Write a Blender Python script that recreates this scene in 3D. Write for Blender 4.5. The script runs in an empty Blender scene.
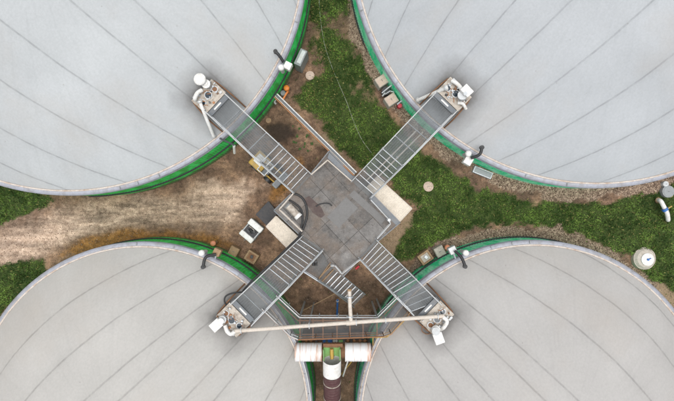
import bpy, math, random
import numpy as np
from mathutils import Vector, noise as mnoise
random.seed(7); rng = np.random.default_rng(7)
scene = bpy.context.scene
COL = scene.collection
# ------------------------------------------------------------------ camera
CAM_H = 35.0
FPX = 674 * 24 / 36.0
NX, NY = 337.0, 200.5
cd = bpy.data.cameras.new('camera'); cd.lens = 24; cd.sensor_width = 36
cd.clip_start = 0.1; cd.clip_end = 3000
cam = bpy.data.objects.new('camera', cd); COL.objects.link(cam)
cam.location = (0, 0, CAM_H); cam.rotation_euler = (0, 0, 0)
scene.camera = cam
# ------------------------------------------------------------------ sky and sun (bright overcast)
SUN_EL, SUN_AZ = math.radians(86), math.radians(150)
w = bpy.data.worlds.new('World'); scene.world = w; w.use_nodes = True
nt = w.node_tree; nt.nodes.clear()
sky = nt.nodes.new('ShaderNodeTexSky'); sky.sky_type = 'NISHITA'; sky.sun_disc = False
sky.sun_elevation = SUN_EL; sky.sun_rotation = SUN_AZ
sky.air_density = 1.0; sky.dust_density = 4.0; sky.ozone_density = 0.6
bg = nt.nodes.new('ShaderNodeBackground'); bg.inputs[1].default_value = 0.15
wo = nt.nodes.new('ShaderNodeOutputWorld')
hs = nt.nodes.new('ShaderNodeHueSaturation'); hs.inputs['Saturation'].default_value = 0.12
nt.links.new(sky.outputs[0], hs.inputs['Color']); nt.links.new(hs.outputs[0], bg.inputs[0]); nt.links.new(bg.outputs[0], wo.inputs[0])
sd = bpy.data.lights.new('sun', 'SUN'); sd.energy = 0.7; sd.angle = math.radians(32); sd.color = (1, 0.97, 0.93)
sun = bpy.data.objects.new('sun', sd); COL.objects.link(sun)
d = Vector((math.cos(SUN_EL) * math.sin(SUN_AZ), math.cos(SUN_EL) * math.cos(SUN_AZ), math.sin(SUN_EL)))
sun.rotation_euler = d.to_track_quat('Z', 'Y').to_euler(); sun.location = d * 60
vs = scene.view_settings
scene.display_settings.display_device = 'sRGB'
vs.view_transform = 'Standard'; vs.look = 'None'; vs.exposure = 0.42; vs.gamma = 1.0; vs.use_curve_mapping = False
scene.cycles.transparent_max_bounces = 24
scene.cycles.use_denoising = True

# ------------------------------------------------------------------ helpers
def ss(t):
    t = np.clip(t, 0, 1); return t * t * (3 - 2 * t)
def gz(x, y):
    """terrain height: the yard is level, the lawn side lies higher"""
    x = np.asarray(x); y = np.asarray(y)
    return 1.75 * ss((x + 2.6) / 6.0) * ss((y + 8.5) / 10.0) + 2.2 * ss((-14 - x) / 7.0) + 1.75 * ss((x - 14.5) / 6.0)
def P(px, py, z):
    s = (CAM_H - z) / FPX
    return Vector(((px - NX) * s, -(py - NY) * s, z))
def G(px, py, h=0.0):
    z = 0.0
    for _ in range(6):
        p = P(px, py, z + h); z = float(gz(p.x, p.y))
    p = P(px, py, z + h); return Vector((p.x, p.y, z))

def tag(o, label=None, cat=None, group=None, kind=None):
    if label: o['label'] = label
    if cat: o['category'] = cat
    if group: o['group'] = group
    if kind: o['kind'] = kind
    return o
def thing(name, label, cat, loc, group=None, rz=0.0):
    o = bpy.data.objects.new(name, None); COL.objects.link(o)
    o.location = loc; o.rotation_euler = (0, 0, rz); o.empty_display_size = 0.3
    return tag(o, label, cat, group)

class MB:
    """collects shapes in WORLD space (or in the space of its frame) into one mesh"""
    def __init__(s): s.v = []; s.f = []; s.smooth = []
    def add(s, vs_, fs, smooth=False):
        b = len(s.v); s.v += [tuple(v) for v in vs_]
        for f in fs: s.f.append(tuple(b + i for i in f)); s.smooth.append(smooth)
        return s
    def box(s, c, size, ang=0.0, ax=None):
        """box centred at c; ang rotates about z"""
        c = Vector(c); hx, hy, hz = size[0] / 2, size[1] / 2, size[2] / 2
        ca, sa = math.cos(ang), math.sin(ang)
        vs_ = []
        for z in (-hz, hz):
            for x, y in ((-hx, -hy), (hx, -hy), (hx, hy), (-hx, hy)):
                vs_.append((c.x + x * ca - y * sa, c.y + x * sa + y * ca, c.z + z))
        return s.add(vs_, [(0, 3, 2, 1), (4, 5, 6, 7), (0, 1, 5, 4), (1, 2, 6, 5), (2, 3, 7, 6), (3, 0, 4, 7)])
    def prism(s, pts, z0, z1):
        n = len(pts); a = sum(pts[i][0] * pts[(i + 1) % n][1] - pts[(i + 1) % n][0] * pts[i][1] for i in range(n))
        if a < 0: pts = pts[::-1]
        vs_ = [(p[0], p[1], z0) for p in pts] + [(p[0], p[1], z1) for p in pts]
        fs = [tuple(range(n - 1, -1, -1)), tuple(range(n, 2 * n))]
        fs += [(i, (i + 1) % n, n + (i + 1) % n, n + i) for i in range(n)]
        return s.add(vs_, fs)
    def sheet(s, pts, z):
        a = sum(pts[i][0] * pts[(i + 1) % len(pts)][1] - pts[(i + 1) % len(pts)][0] * pts[i][1] for i in range(len(pts)))
        if a < 0: pts = pts[::-1]
        return s.add([(p[0], p[1], z) for p in pts], [tuple(range(len(pts)))])
    def bar(s, a, b, wd, ht):
        """rectangular bar from a to b, width horizontal, height vertical"""
        a = Vector(a); b = Vector(b); dd = (b - a).normalized()
        up = Vector((0, 0, 1)) if abs(dd.z) < .95 else Vector((0, 1, 0))
        sd_ = dd.cross(up).normalized(); u2 = sd_.cross(dd).normalized()
        vs_ = []
        for p in (a, b):
            for i, j in ((-1, -1), (1, -1), (1, 1), (-1, 1)):
                vs_.append(p + sd_ * (i * wd / 2) + u2 * (j * ht / 2))
        return s.add(vs_, [(0, 1, 2, 3), (7, 6, 5, 4), (0, 4, 5, 1), (1, 5, 6, 2), (2, 6, 7, 3), (3, 7, 4, 0)])
    def cyl(s, a, b, r, r2=None, n=20, cap=True):
        a = Vector(a); b = Vector(b); r2 = r if r2 is None else r2
        dd = (b - a).normalized(); up = Vector((0, 0, 1)) if abs(dd.z) < .9 else Vector((1, 0, 0))
        e1 = dd.cross(up).normalized(); e2 = dd.cross(e1).normalized()
        vs_ = [a + (e1 * math.cos(t) + e2 * math.sin(t)) * r for t in [2 * math.pi * i / n for i in range(n)]]
        vs_ += [b + (e1 * math.cos(t) + e2 * math.sin(t)) * r2 for t in [2 * math.pi * i / n for i in range(n)]]
        s.add(vs_, [(i, (i + 1) % n, n + (i + 1) % n, n + i) for i in range(n)], True)
        if cap: s.add(vs_, [tuple(range(n - 1, -1, -1)), tuple(range(n, 2 * n))])
        return s
    def tube(s, pts, r, n=8, sm=0):
        pts = [Vector(p) for p in pts]
        if sm:                                    # catmull-rom smoothing
            q = []; m = len(pts)
            for i in range(m - 1):
                p0 = pts[max(i - 1, 0)]; p1 = pts[i]; p2 = pts[i + 1]; p3 = pts[min(i + 2, m - 1)]
                for k in range(sm):
                    t = k / sm
                    q.append(.5 * ((2 * p1) + (p2 - p0) * t + (2 * p0 - 5 * p1 + 4 * p2 - p3) * t * t + (3 * p1 - p0 - 3 * p2 + p3) * t ** 3))
            q.append(pts[-1]); pts = q
        rings = []; prev = None
        for i, p in enumerate(pts):
            dd = (pts[min(i + 1, len(pts) - 1)] - pts[max(i - 1, 0)]).normalized()
            if prev is None:
                up = Vector((0, 0, 1)) if abs(dd.z) < .9 else Vector((1, 0, 0)); e1 = dd.cross(up).normalized()
            else:
                e1 = (prev - dd * prev.dot(dd)).normalized()
            e2 = dd.cross(e1); prev = e1
            rings.append([p + (e1 * math.cos(2 * math.pi * k / n) + e2 * math.sin(2 * math.pi * k / n)) * r for k in range(n)])
        vs_ = [v for rg in rings for v in rg]; fs = []
        for i in range(len(rings) - 1):
            for k in range(n):
                fs.append((i * n + k, (i + 1) * n + k, (i + 1) * n + (k + 1) % n, i * n + (k + 1) % n))
        s.add(vs_, fs, True)
        m = len(rings) - 1
        s.add(vs_, [tuple(range(n)), tuple(m * n + k for k in range(n - 1, -1, -1))])
        return s
    def dome(s, c, r, h, n=16, m=5):
        c = Vector(c); vs_ = []
        for j in range(m):
            a = j / m * math.pi / 2
            for i in range(n):
                t = 2 * math.pi * i / n; vs_.append((c.x + r * math.cos(a) * math.cos(t), c.y + r * math.cos(a) * math.sin(t), c.z + h * math.sin(a)))
        vs_.append((c.x, c.y, c.z + h)); fs = []
        for j in range(m - 1):
            for i in range(n): fs.append((j * n + i, j * n + (i + 1) % n, (j + 1) * n + (i + 1) % n, (j + 1) * n + i))
        for i in range(n): fs.append(((m - 1) * n + i, (m - 1) * n + (i + 1) % n, m * n))
        return s.add(vs_, fs, True)
    def build(s, name, m, parent=None, bevel=0.0, loc=None):
        root = parent
        o0 = Vector((0, 0, 0))
        chain = []
        q = parent
        while q is not None: chain.append(q); q = q.parent
        for q in chain: o0 += q.location
        own = Vector((0, 0, 0))
        if loc is not None: own = Vector(loc) - o0
        elif parent is None and s.v:
            a = np.array(s.v); own = Vector((a[:, 0].mean(), a[:, 1].mean(), a[:, 2].min()))
        off = o0 + own
        me = bpy.data.meshes.new(name)
        me.from_pydata([(v[0] - off.x, v[1] - off.y, v[2] - off.z) for v in s.v], [], s.f)
        me.polygons.foreach_set('use_smooth', s.smooth); me.update()
        me.materials.append(m)
        o = bpy.data.objects.new(name, me); COL.objects.link(o)
        o.location = own
        if parent is not None: o.parent = parent
        if bevel:
            b = o.modifiers.new('bevel', 'BEVEL'); b.width = bevel; b.segments = 2; b.limit_method = 'ANGLE'; b.angle_limit = math.radians(40)
        return o

# ------------------------------------------------------------------ materials
def N(nt, t, **k):
    n = nt.nodes.new(t)
    for a, b in k.items(): setattr(n, a, b)
    return n
def base_mat(name):
    m = bpy.data.materials.new(name); m.use_nodes = True; nt = m.node_tree
    b = nt.nodes['Principled BSDF']; return m, nt, b
def coords(nt, scale=1.0, kind='Object'):
    tc = N(nt, 'ShaderNodeTexCoord'); return tc.outputs[kind]
def noise(nt, vec, scale, detail=5, rough=.6):
    n = N(nt, 'ShaderNodeTexNoise'); n.inputs['Scale'].default_value = scale; n.inputs['Detail'].default_value = detail
    n.inputs['Roughness'].default_value = rough
    nt.links.new(vec, n.inputs['Vector']); return n.outputs['Fac']
def ramp(nt, fac, stops):
    r = N(nt, 'ShaderNodeValToRGB'); e = r.color_ramp.elements
    while len(e) < len(stops): e.new(.5)
    for i, (p, c) in enumerate(stops):
        e[i].position = p; e[i].color = (c, c, c, 1) if not hasattr(c, '__len__') else (*c, 1)
    nt.links.new(fac, r.inputs[0]); return r.outputs[0]
def mix(nt, fac, a, b, mode='MIX'):
    n = N(nt, 'ShaderNodeMix', data_type='RGBA', blend_type=mode)
    for sock, v in ((n.inputs['Factor'], fac), (n.inputs['A'], a), (n.inputs['B'], b)):
        if isinstance(v, (int, float)): sock.default_value = v
        elif isinstance(v, tuple): sock.default_value = (*v, 1)
        else: nt.links.new(v, sock)
    return n.outputs['Result']
def mth(nt, op, a, b=None, c=None):
    n = N(nt, 'ShaderNodeMath', operation=op)
    for i, v in enumerate((a, b, c)):
        if v is None: continue
        if isinstance(v, (int, float)): n.inputs[i].default_value = v
        else: nt.links.new(v, n.inputs[i])
    return n.outputs[0]
def bump(nt, b, h, st=.3, dist=.02):
    n = N(nt, 'ShaderNodeBump'); n.inputs['Strength'].default_value = st; n.inputs['Distance'].default_value = dist
    nt.links.new(h, n.inputs['Height']); nt.links.new(n.outputs[0], b.inputs['Normal'])
def mat(name, col, rough=.6, dirt=(.16, .12, .08), amt=.35, scale=3.0, metal=0.0, bmp=.15, fine=25, spec=.5):
    """painted or plain surface: fine tone variation plus blotchy grime"""
    m, nt, b = base_mat(name); v = coords(nt)
    tone = ramp(nt, noise(nt, v, fine, 4), [(.3, .78), (.7, 1.12)])
    c = mix(nt, 1.0, col, tone, 'MULTIPLY')
    g = ramp(nt, noise(nt, v, scale, 6, .65), [(.45, 0), (.72, 1)])
    c = mix(nt, mth(nt, 'MULTIPLY', g, amt), c, dirt)
    nt.links.new(c, b.inputs['Base Color']); b.inputs['Roughness'].default_value = rough
    b.inputs['Metallic'].default_value = metal; b.inputs['Specular IOR Level'].default_value = spec
    if bmp: bump(nt, b, noise(nt, v, fine, 4), bmp)
    return m
RUST = (.22, .09, .03)
M = {}
M['galv'] = mat('galvanised_steel', (.46, .49, .52), .42, (.3, .29, .27), .3, 2, .35)
M['galv_pale'] = mat('pale_galvanised_steel', (.52, .54, .55), .45, (.38, .33, .26), .4, 2.5, .15)
M['galv_dark'] = mat('dark_steel', (.13, .145, .16), .5, (.2, .17, .14), .4, 3, .3)
M['cream'] = mat('cream_paint', (.62, .56, .49), .55, (.36, .25, .16), .35, 4)
M['white'] = mat('white_paint', (.76, .76, .74), .5, (.36, .3, .22), .45, 4)
M['white_rust'] = mat('white_paint_with_rust', (.78, .79, .79), .45, (.42, .2, .06), .85, 2.2)
M['rust'] = mat('rusty_steel', (.24, .12, .06), .8, (.09, .05, .03), .6, 6)
M['orange_steel'] = mat('orange_primer_steel', (.42, .19, .08), .7, (.18, .1, .06), .5, 5)
M['orange'] = mat('orange_plastic', (.75, .22, .03), .45, (.3, .12, .05), .2, 5)
M['salmon'] = mat('salmon_plastic', (.68, .26, .14), .5, (.4, .2, .12), .3, 5)
M['black'] = mat('black_rubber', (.02, .021, .023), .5, (.07, .065, .06), .3, 5)
M['grey'] = mat('grey_metal', (.27, .29, .3), .5, (.15, .14, .12), .4, 3)
M['tan'] = mat('tan_concrete', (.36, .24, .14), .85, (.17, .1, .05), .6, 5)
M['stone'] = mat('pale_concrete', (.5, .46, .4), .85, (.22, .18, .13), .6, 6)
M['pinkish'] = mat('pinkish_concrete', (.56, .44, .36), .85, (.3, .22, .16), .5, 8)
M['yellow'] = mat('yellow_paint', (.5, .32, .06), .5, (.2, .15, .1), .8, 3)
M['blue'] = mat('blue_paint', (.03, .15, .45), .45, (.05, .06, .08), .3, 5)
M['red'] = mat('red_paint', (.55, .03, .05), .45, (.2, .05, .05), .3, 5)
M['maroon'] = mat('maroon_bellows', (.075, .028, .03), .6, (.15, .1, .09), .4, 4)
M['lime'] = mat('lime_green_paint', (.28, .55, .2), .5, (.35, .3, .08), .5, 3)
M['dark_mat'] = mat('dark_grey_board', (.055, .055, .06), .75, (.12, .1, .09), .5, 5)
M['hose'] = mat('pale_hose', (.32, .34, .26), .6, (.1, .14, .06), .5, 3)
M['glass'] = mat('dark_glass', (.02, .035, .05), .12, (.05, .05, .05), .1, 3, 0, 0)
M['container'] = mat('cream_sheet_roof', (.74, .67, .57), .6, (.42, .36, .28), .5, 2.5, 0, .2, 12)
M['plate'] = mat('cream_cover_plate', (.5, .45, .385), .6, (.13, .085, .055), .9, 4)

def grating_mat(name, col, open_):
    """open bar grating: fine bars with real gaps between them (alpha in the sheet's own coordinates)"""
    m, nt, b = base_mat(name)
    v = coords(nt)
    c = mix(nt, ramp(nt, noise(nt, v, 1.2, 5), [(.35, 0), (.7, 1)]), col, tuple(x * .55 for x in col))
    nt.links.new(c, b.inputs['Base Color']); b.inputs['Roughness'].default_value = .6; b.inputs['Metallic'].default_value = .0
    tr = N(nt, 'ShaderNodeBsdfTransparent'); mx = N(nt, 'ShaderNodeMixShader')
    f = ramp(nt, noise(nt, v, 2.2, 4), [(.3, open_ - .05), (.7, open_ + .05)])
    nt.links.new(f, mx.inputs[0]); nt.links.new(b.outputs[0], mx.inputs[1]); nt.links.new(tr.outputs[0], mx.inputs[2])
    nt.links.new(mx.outputs[0], nt.nodes['Material Output'].inputs[0])
    return m
M['grating'] = grating_mat('steel_bar_grating', (.19, .21, .22), .52)
M['grating_open'] = grating_mat('open_step_grating', (.19, .205, .21), .55)
M['grating_wide'] = grating_mat('wide_mesh_grating', (.16, .16, .16), .6)

# ------------------------------------------------------------------ ground
def inpoly(px, py, poly):
    ins = np.zeros(px.shape, bool); n = len(poly)
    for i in range(n):
        x1, y1 = poly[i]; x2, y2 = poly[(i + 1) % n]
        c = ((y1 > py) != (y2 > py)) & (px < (x2 - x1) * (py - y1) / (y2 - y1 + 1e-9) + x1); ins ^= c
    return ins
def sdist(px, py, poly):
    """signed distance in photo pixels at ground level, >0 inside"""
    dm = np.full(px.shape, 1e9); n = len(poly)
    for i in range(n):
        x1, y1 = poly[i]; x2, y2 = poly[(i + 1) % n]; dx, dy = x2 - x1, y2 - y1
        t = np.clip(((px - x1) * dx + (py - y1) * dy) / (dx * dx + dy * dy + 1e-9), 0, 1)
        dm = np.minimum(dm, np.hypot(px - x1 - t * dx, py - y1 - t * dy))
    return np.where(inpoly(px, py, poly), dm, -dm)
def vnoise(x, y, s, seed):
    r = np.random.default_rng(seed).random((256, 256)); x = x / s; y = y / s
    xi = np.floor(x).astype(int); yi = np.floor(y).astype(int); fx = ss(x - xi); fy = ss(y - yi)
    g = lambda a, b: r[a % 256, b % 256]
    return (g(xi, yi) * (1 - fx) + g(xi + 1, yi) * fx) * (1 - fy) + (g(xi, yi + 1) * (1 - fx) + g(xi + 1, yi + 1) * fx) * fy
def fbm(x, y, s, seed, o=4):
    a = 0; t = 0
    for k in range(o): a = a + vnoise(x, y, s / 2 ** k, seed + k) * .6 ** k; t += .6 ** k
    return a / t
GRASS = [[(312, -60), (358, -60), (357, 20), (362, 48), (372, 78), (381, 104), (396, 120), (406, 134), (424, 150), (446, 168), (478, 188), (520, 199), (560, 206), (600, 203), (632, 196), (655, 184), (690, 165), (760, 120), (760, 380), (690, 330), (668, 300), (650, 280), (626, 258), (600, 245), (574, 237), (545, 229), (515, 226), (490, 227), (462, 233), (440, 240), (420, 252), (408, 264), (394, 258), (396, 238), (412, 222), (416, 208), (396, 192), (380, 178), (366, 176), (354, 166), (344, 152), (332, 138), (322, 124), (303, 110), (297, 98), (303, 84), (316, 68), (307, 52), (311, 30)],
         [(-120, 120), (-60, 160), (0, 180), (30, 190), (52, 194), (57, 202), (44, 208), (22, 215), (0, 224), (-120, 240)],
         [(-140, 300), (-40, 278), (0, 268), (22, 264), (42, 261), (47, 271), (33, 290), (14, 305), (-10, 330), (-100, 420)]]
PALE = [(-160, 225), (0, 228), (30, 218), (60, 208), (120, 200), (170, 198), (205, 188), (235, 190), (246, 205), (236, 220), (205, 225), (160, 224), (110, 232), (60, 242), (38, 258), (0, 266), (-160, 290)]
BRIGHT = [(-160, 232), (0, 238), (60, 226), (120, 217), (100, 226), (50, 240), (30, 250), (0, 258), (-160, 275)]
BRIGHT2 = [(205, 192), (222, 186), (248, 184), (262, 188), (248, 203), (228, 212), (208, 209)]
ORANGE = [(60, 256), (84, 240), (118, 231), (160, 230), (196, 233), (228, 240), (236, 247), (200, 246), (160, 241), (120, 243), (85, 252)]
ORANGE2 = [(285, 172), (300, 160), (306, 170), (292, 186), (276, 202), (268, 198)]
DARK = [(266, 126), (276, 122), (290, 124), (295, 134), (288, 143), (279, 143), (268, 134)]
DIRTN = [(340, 148), (352, 160), (366, 174), (360, 180), (330, 150), (316, 140), (326, 134)]
DIRTF = [(652, 283), (664, 284), (676, 296), (690, 330), (668, 312)]
DIRTE = [(408, 208), (420, 220), (406, 238), (398, 262), (376, 262), (380, 236)]
TANKS = dict(
    TL=dict(c=(68.1, -44.3), R=235.0, rim=4.0, h=4.8), TR=dict(c=(596.7, -59.1), R=242.5, rim=4.0, h=4.8),
    BL=dict(c=(141.5, 412.8), R=166.2, rim=4.0, h=3.7), BR=dict(c=(534.3, 417.9), R=172.9, rim=4.0, h=3.7))
for k, t in TANKS.items():
    t['C'] = P(*t['c'], t['rim']); t['r'] = t['R'] * (CAM_H - t['rim']) / FPX

def masks(X, Y):
    Z = gz(X, Y); sc_ = FPX / (CAM_H - Z); px = X * sc_ + NX; py = NY - Y * sc_
    nz = (fbm(X, Y, 1.6, 3, 5) - .5); n2 = (fbm(X, Y, .5, 11, 3) - .5)
    def soft(poly, wd, na): return ss((sdist(px, py, poly) + na * nz * 2 + n2 * na * .8 + wd / 2) / wd)
    g = np.zeros(X.shape)
    for q in GRASS: g = np.maximum(g, soft(q, 5, 9))
    # thin worn places in the northern lawn
    wn = fbm(X, Y, 1.7, 31, 5)
    worn = np.maximum(ss((wn - .56) * 9) * ss((115 - py) / 40.0) * ss((px - 290) / 20), ss((wn - .45) * 7) * ss((px - 333) / 9) * ss((55 - py) / 25.0)) * (px < 420)
    g = g * (1 - np.clip(worn * .9, 0, 1))
    gr = np.zeros(X.shape)
    for k, wdt in (('TR', .72), ('BR', .85)):
        t = TANKS[k]; dd = np.hypot(X - t['C'].x, Y - t['C'].y) - t['r'] - .35
        gr = np.maximum(gr, ss((wdt + nz * 1.5 + n2 * .5 - dd) / .15) * ss((px - (345 if k == 'TR' else 404)) / 8))
    g = g * (1 - gr) * (1 - soft(DIRTF, 5, 5))
    return dict(g=g, gr=gr, pale=soft(PALE, 26, 14), bright=np.maximum(soft(BRIGHT, 14, 8) * .8, soft(BRIGHT2, 18, 18) * .75),
                orange=np.maximum(soft(ORANGE, 9, 9), soft(ORANGE2, 9, 9)), dark=soft(DARK, 7, 5),
                sand=np.maximum(np.maximum(soft(DIRTN, 6, 8), soft(DIRTE, 8, 9)), soft(DIRTF, 5, 5)), px=px, py=py)
def axis(lo, hi, st, far):
    a = list(np.arange(lo, hi + st, st)); s_ = st; b = a[-1]; c = a[0]
    up = []; dn = []
    while b < far: s_ *= 1.35; b += s_; c -= s_; up.append(b); dn.append(c)
    return np.array(dn[::-1] + a + up)
ax_, ay_ = axis(-29, 29, .125, 900), axis(-18, 18, .125, 900)
X, Y = np.meshgrid(ax_, ay_); mk = masks(X, Y)
Z = gz(X, Y) + (fbm(X, Y, 2.5, 51, 4) - .5) * .16 + (fbm(X, Y, .45, 61, 2) - .5) * .035 + mk['dark'] * .25
nx_, ny_ = len(ax_), len(ay_)
me = bpy.data.meshes.new('ground')
idx = np.arange(nx_ * ny_).reshape(ny_, nx_)
fc = np.stack([idx[:-1, :-1], idx[:-1, 1:], idx[1:, 1:], idx[1:, :-1]], -1).reshape(-1, 4)
me.vertices.add(nx_ * ny_); me.vertices.foreach_set('co', np.stack([X, Y, Z], -1).ravel().astype('f4'))
me.loops.add(fc.size); me.loops.foreach_set('vertex_index', fc.ravel().astype('i4'))
me.polygons.add(len(fc)); me.polygons.foreach_set('loop_start', (np.arange(len(fc)) * 4).astype('i4'))
me.polygons.foreach_set('use_smooth', np.ones(len(fc), bool)); me.update(calc_edges=True); me.validate()
for nm, keys in (('cover_a', ('g', 'gr', 'pale')), ('cover_b', ('orange', 'dark', 'bright')), ('cover_c', ('sand', 'sand', 'sand'))):
    at = me.attributes.new(nm, 'FLOAT_COLOR', 'POINT')
    at.data.foreach_set('color', np.stack([mk[keys[0]], mk[keys[1]], mk[keys[2]], np.ones(X.shape)], -1).ravel().astype('f4'))
m, nt, b = base_mat('yard_soil_and_lawn')
v = coords(nt)
def attr(nm):
    a = N(nt, 'ShaderNodeAttribute', attribute_name=nm); s_ = N(nt, 'ShaderNodeSeparateColor'); nt.links.new(a.outputs['Color'], s_.inputs[0]); return s_.outputs
A, B_, C_ = attr('cover_a'), attr('cover_b'), attr('cover_c')
big = noise(nt, v, .55, 8, .62); med = noise(nt, v, 3.5, 7, .68); fin = noise(nt, v, 16, 5, .7)
vor = N(nt, 'ShaderNodeTexVoronoi'); vor.inputs['Scale'].default_value = 11; nt.links.new(v, vor.inputs['Vector'])
vsep = N(nt, 'ShaderNodeSeparateColor'); nt.links.new(vor.outputs['Color'], vsep.inputs[0])
soil = ramp(nt, big, [(.3, (.085, .06, .042)), (.48, (.165, .105, .07)), (.66, (.34, .215, .135))])
mpg = N(nt, 'ShaderNodeMapping'); mpg.inputs['Scale'].default_value = (.22, 1.5, 1); mpg.inputs['Rotation'].default_value = (0, 0, math.radians(-8)); nt.links.new(v, mpg.inputs[0])
trk = noise(nt, mpg.outputs[0], 1.3, 6, .62)
soil = mix(nt, 1.0, soil, ramp(nt, med, [(.3, .55), (.68, 1.5)]), 'MULTIPLY')
pale = mix(nt, 1.0, mix(nt, ramp(nt, med, [(.35, 0), (.65, 1)]), (.22, .155, .112), (.48, .36, .27)), ramp(nt, trk, [(.38, .5), (.6, 1.35)]), 'MULTIPLY')
bright = mix(nt, ramp(nt, med, [(.3, 0), (.6, 1)]), (.4, .28, .2), (.66, .5, .385))
bright = mix(nt, .8, bright, mix(nt, 1.0, bright, ramp(nt, trk, [(.38, .6), (.6, 1.2)]), 'MULTIPLY'))
c = mix(nt, A[2], soil, pale); c = mix(nt, B_[2], c, bright)
c = mix(nt, mth(nt, 'MULTIPLY', B_[0], .95), c, mix(nt, ramp(nt, med, [(.35, 0), (.65, 1)]), (.14, .07, .025), (.4, .2, .06)))
c = mix(nt, C_[0], c, mix(nt, med, (.18, .12, .075), (.42, .31, .2)))
c = mix(nt, B_[1], c, mix(nt, med, (.025, .018, .014), (.085, .06, .045)))
gc = mix(nt, ramp(nt, vsep.outputs[0], [(.1, 0), (.9, 1)]), (.14, .095, .07), (.46, .35, .26))
c = mix(nt, A[1], c, gc)
turf = mix(nt, ramp(nt, med, [(.35, 0), (.7, 1)]), (.03, .055, .014), (.08, .105, .03))
c = mix(nt, A[0], c, turf)
c = mix(nt, 1.0, c, ramp(nt, fin, [(.3, .55), (.7, 1.4)]), 'MULTIPLY')
nt.links.new(c, b.inputs['Base Color']); b.inputs['Roughness'].default_value = .92; b.inputs['Specular IOR Level'].default_value = .2
hh = mth(nt, 'ADD', mth(nt, 'MULTIPLY', med, 1.0), mth(nt, 'MULTIPLY', fin, .5)); bump(nt, b, hh, .7, .12)
me.materials.append(m)
ground = bpy.data.objects.new('ground', me); COL.objects.link(ground); tag(ground, kind='structure')

def raw_mesh(name, V, F, mt, colors=None, per=4):
    me = bpy.data.meshes.new(name); me.vertices.add(len(V)); me.vertices.foreach_set('co', V.ravel().astype('f4'))
    me.loops.add(F.size); me.loops.foreach_set('vertex_index', F.ravel().astype('i4'))
    me.polygons.add(len(F)); me.polygons.foreach_set('loop_start', (np.arange(len(F)) * F.shape[1]).astype('i4'))
    me.update(calc_edges=True)
    if colors is not None:
        at = me.attributes.new('tint', 'FLOAT_COLOR', 'POINT'); at.data.foreach_set('color', np.c_[colors, np.ones(len(colors))].ravel().astype('f4'))
    me.materials.append(mt); o = bpy.data.objects.new(name, me); COL.objects.link(o); return o
def tint_mat(name, rough, trans=0):
    m, nt, b = base_mat(name); a = N(nt, 'ShaderNodeAttribute', attribute_name='tint'); nt.links.new(a.outputs['Color'], b.inputs['Base Color'])
    b.inputs['Roughness'].default_value = rough; b.inputs['Specular IOR Level'].default_value = .25
    return m
# grass blades and weed leaves
n_try = 420000
gx = rng.uniform(-28, 28, n_try); gy = rng.uniform(-16, 17, n_try); k = masks(gx, gy)
inside = np.zeros(n_try, bool)
for t in TANKS.values(): inside |= np.hypot(gx - t['C'].x, gy - t['C'].y) < t['r'] + .3
keep = (rng.random(n_try) < k['g'] ** 1.5 * (.45 + .55 * ss((fbm(gx, gy, .6, 91, 3) - .36) * 6)) + .004 * (k['px'] > 280)) & ~inside & (k['px'] > -30) & (k['px'] < 705) & (k['py'] > -30) & (k['py'] < 430)
gx, gy = gx[keep], gy[keep]; n = len(gx)
z0 = gz(gx, gy) + (fbm(gx, gy, 2.5, 51, 4) - .5) * .16
az = rng.uniform(0, 2 * np.pi, n); ln = rng.uniform(.07, .2, n) * (.7 + .9 * fbm(gx, gy, .7, 71, 3)); wd = rng.uniform(.014, .045, n); lean = rng.uniform(.3, 1.2, n)
dx, dy = np.cos(az), np.sin(az); base = np.stack([gx, gy, z0], -1)
side = np.stack([-dy, dx, dy * 0], -1) * wd[:, None]
tip = base + np.stack([dx * np.sin(lean) * ln, dy * np.sin(lean) * ln, np.cos(lean) * ln + .02], -1)
mid = base + (tip - base) * .5 + np.array([0, 0, .02])
V = np.stack([base - side * .5, mid - side, tip, mid + side], 1).reshape(-1, 3); F = np.arange(n * 4).reshape(-1, 4)
hue = fbm(gx, gy, 1.1, 81, 4); r_ = rng.random(n)
t_ = np.clip((hue - .5) * 2.6 + (fbm(gx, gy, .38, 87, 2) - .5) * 1.5 + .36 + (r_ - .5) * .5, 0, 1)[:, None]
cg = (1 - t_) * np.array([.034, .07, .014]) + t_ * np.array([.17, .27, .055])
yel = (rng.random(n) < .06 + .22 * ss((.9 - (gx + 3) / 5)) * (gy > 2) * (gx > -4))[:, None]
cg = np.where(yel, np.array([.22, .2, .07]) * (.5 + r_[:, None]), cg)
grass = raw_mesh('grass', V, F, tint_mat('grass_blades', .6), np.repeat(cg, 4, 0)); tag(grass, 'green grass and weeds growing on the lawn between the tanks', 'grass', kind='stuff')
def leaf_plant(px, py, sz, seed):
    rr = random.Random(seed); g_ = G(px, py); mb = MB()
    for i in range(9):
        a = i * 2.4 + rr.random(); L_ = sz * rr.uniform(.6, 1.1); e1 = Vector((math.cos(a), math.sin(a), .45)); e2 = Vector((-math.sin(a), math.cos(a), 0)); o = g_ + Vector((0, 0, .02 + .012 * i))
        mb.add([o, o + e1 * L_ * .5 - e2 * L_ * .22, o + e1 * L_ * .95 - Vector((0, 0, L_ * .15)), o + e1 * L_ * .5 + e2 * L_ * .22], [(0, 1, 2, 3)])
    o = mb.build('weed_plant', M['leaf'], None, loc=g_)
    return tag(o, 'small green weed growing in the bare soil beside the pipe rack', 'weed', 'weeds in the bare soil')
M['leaf'] = mat('weed_leaf', (.04, .12, .02), .6, (.08, .12, .03), .5, 6)
for i, (x, y) in enumerate([(293, 127), (299, 129), (297, 136), (296, 143), (305, 144), (304, 147), (300, 149), (312, 144), (308, 151), (294, 142), (296, 118), (301, 121), (307, 136)]): leaf_plant(x, y, .12 + .07 * (i * 7 % 5) / 4, i)
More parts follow.
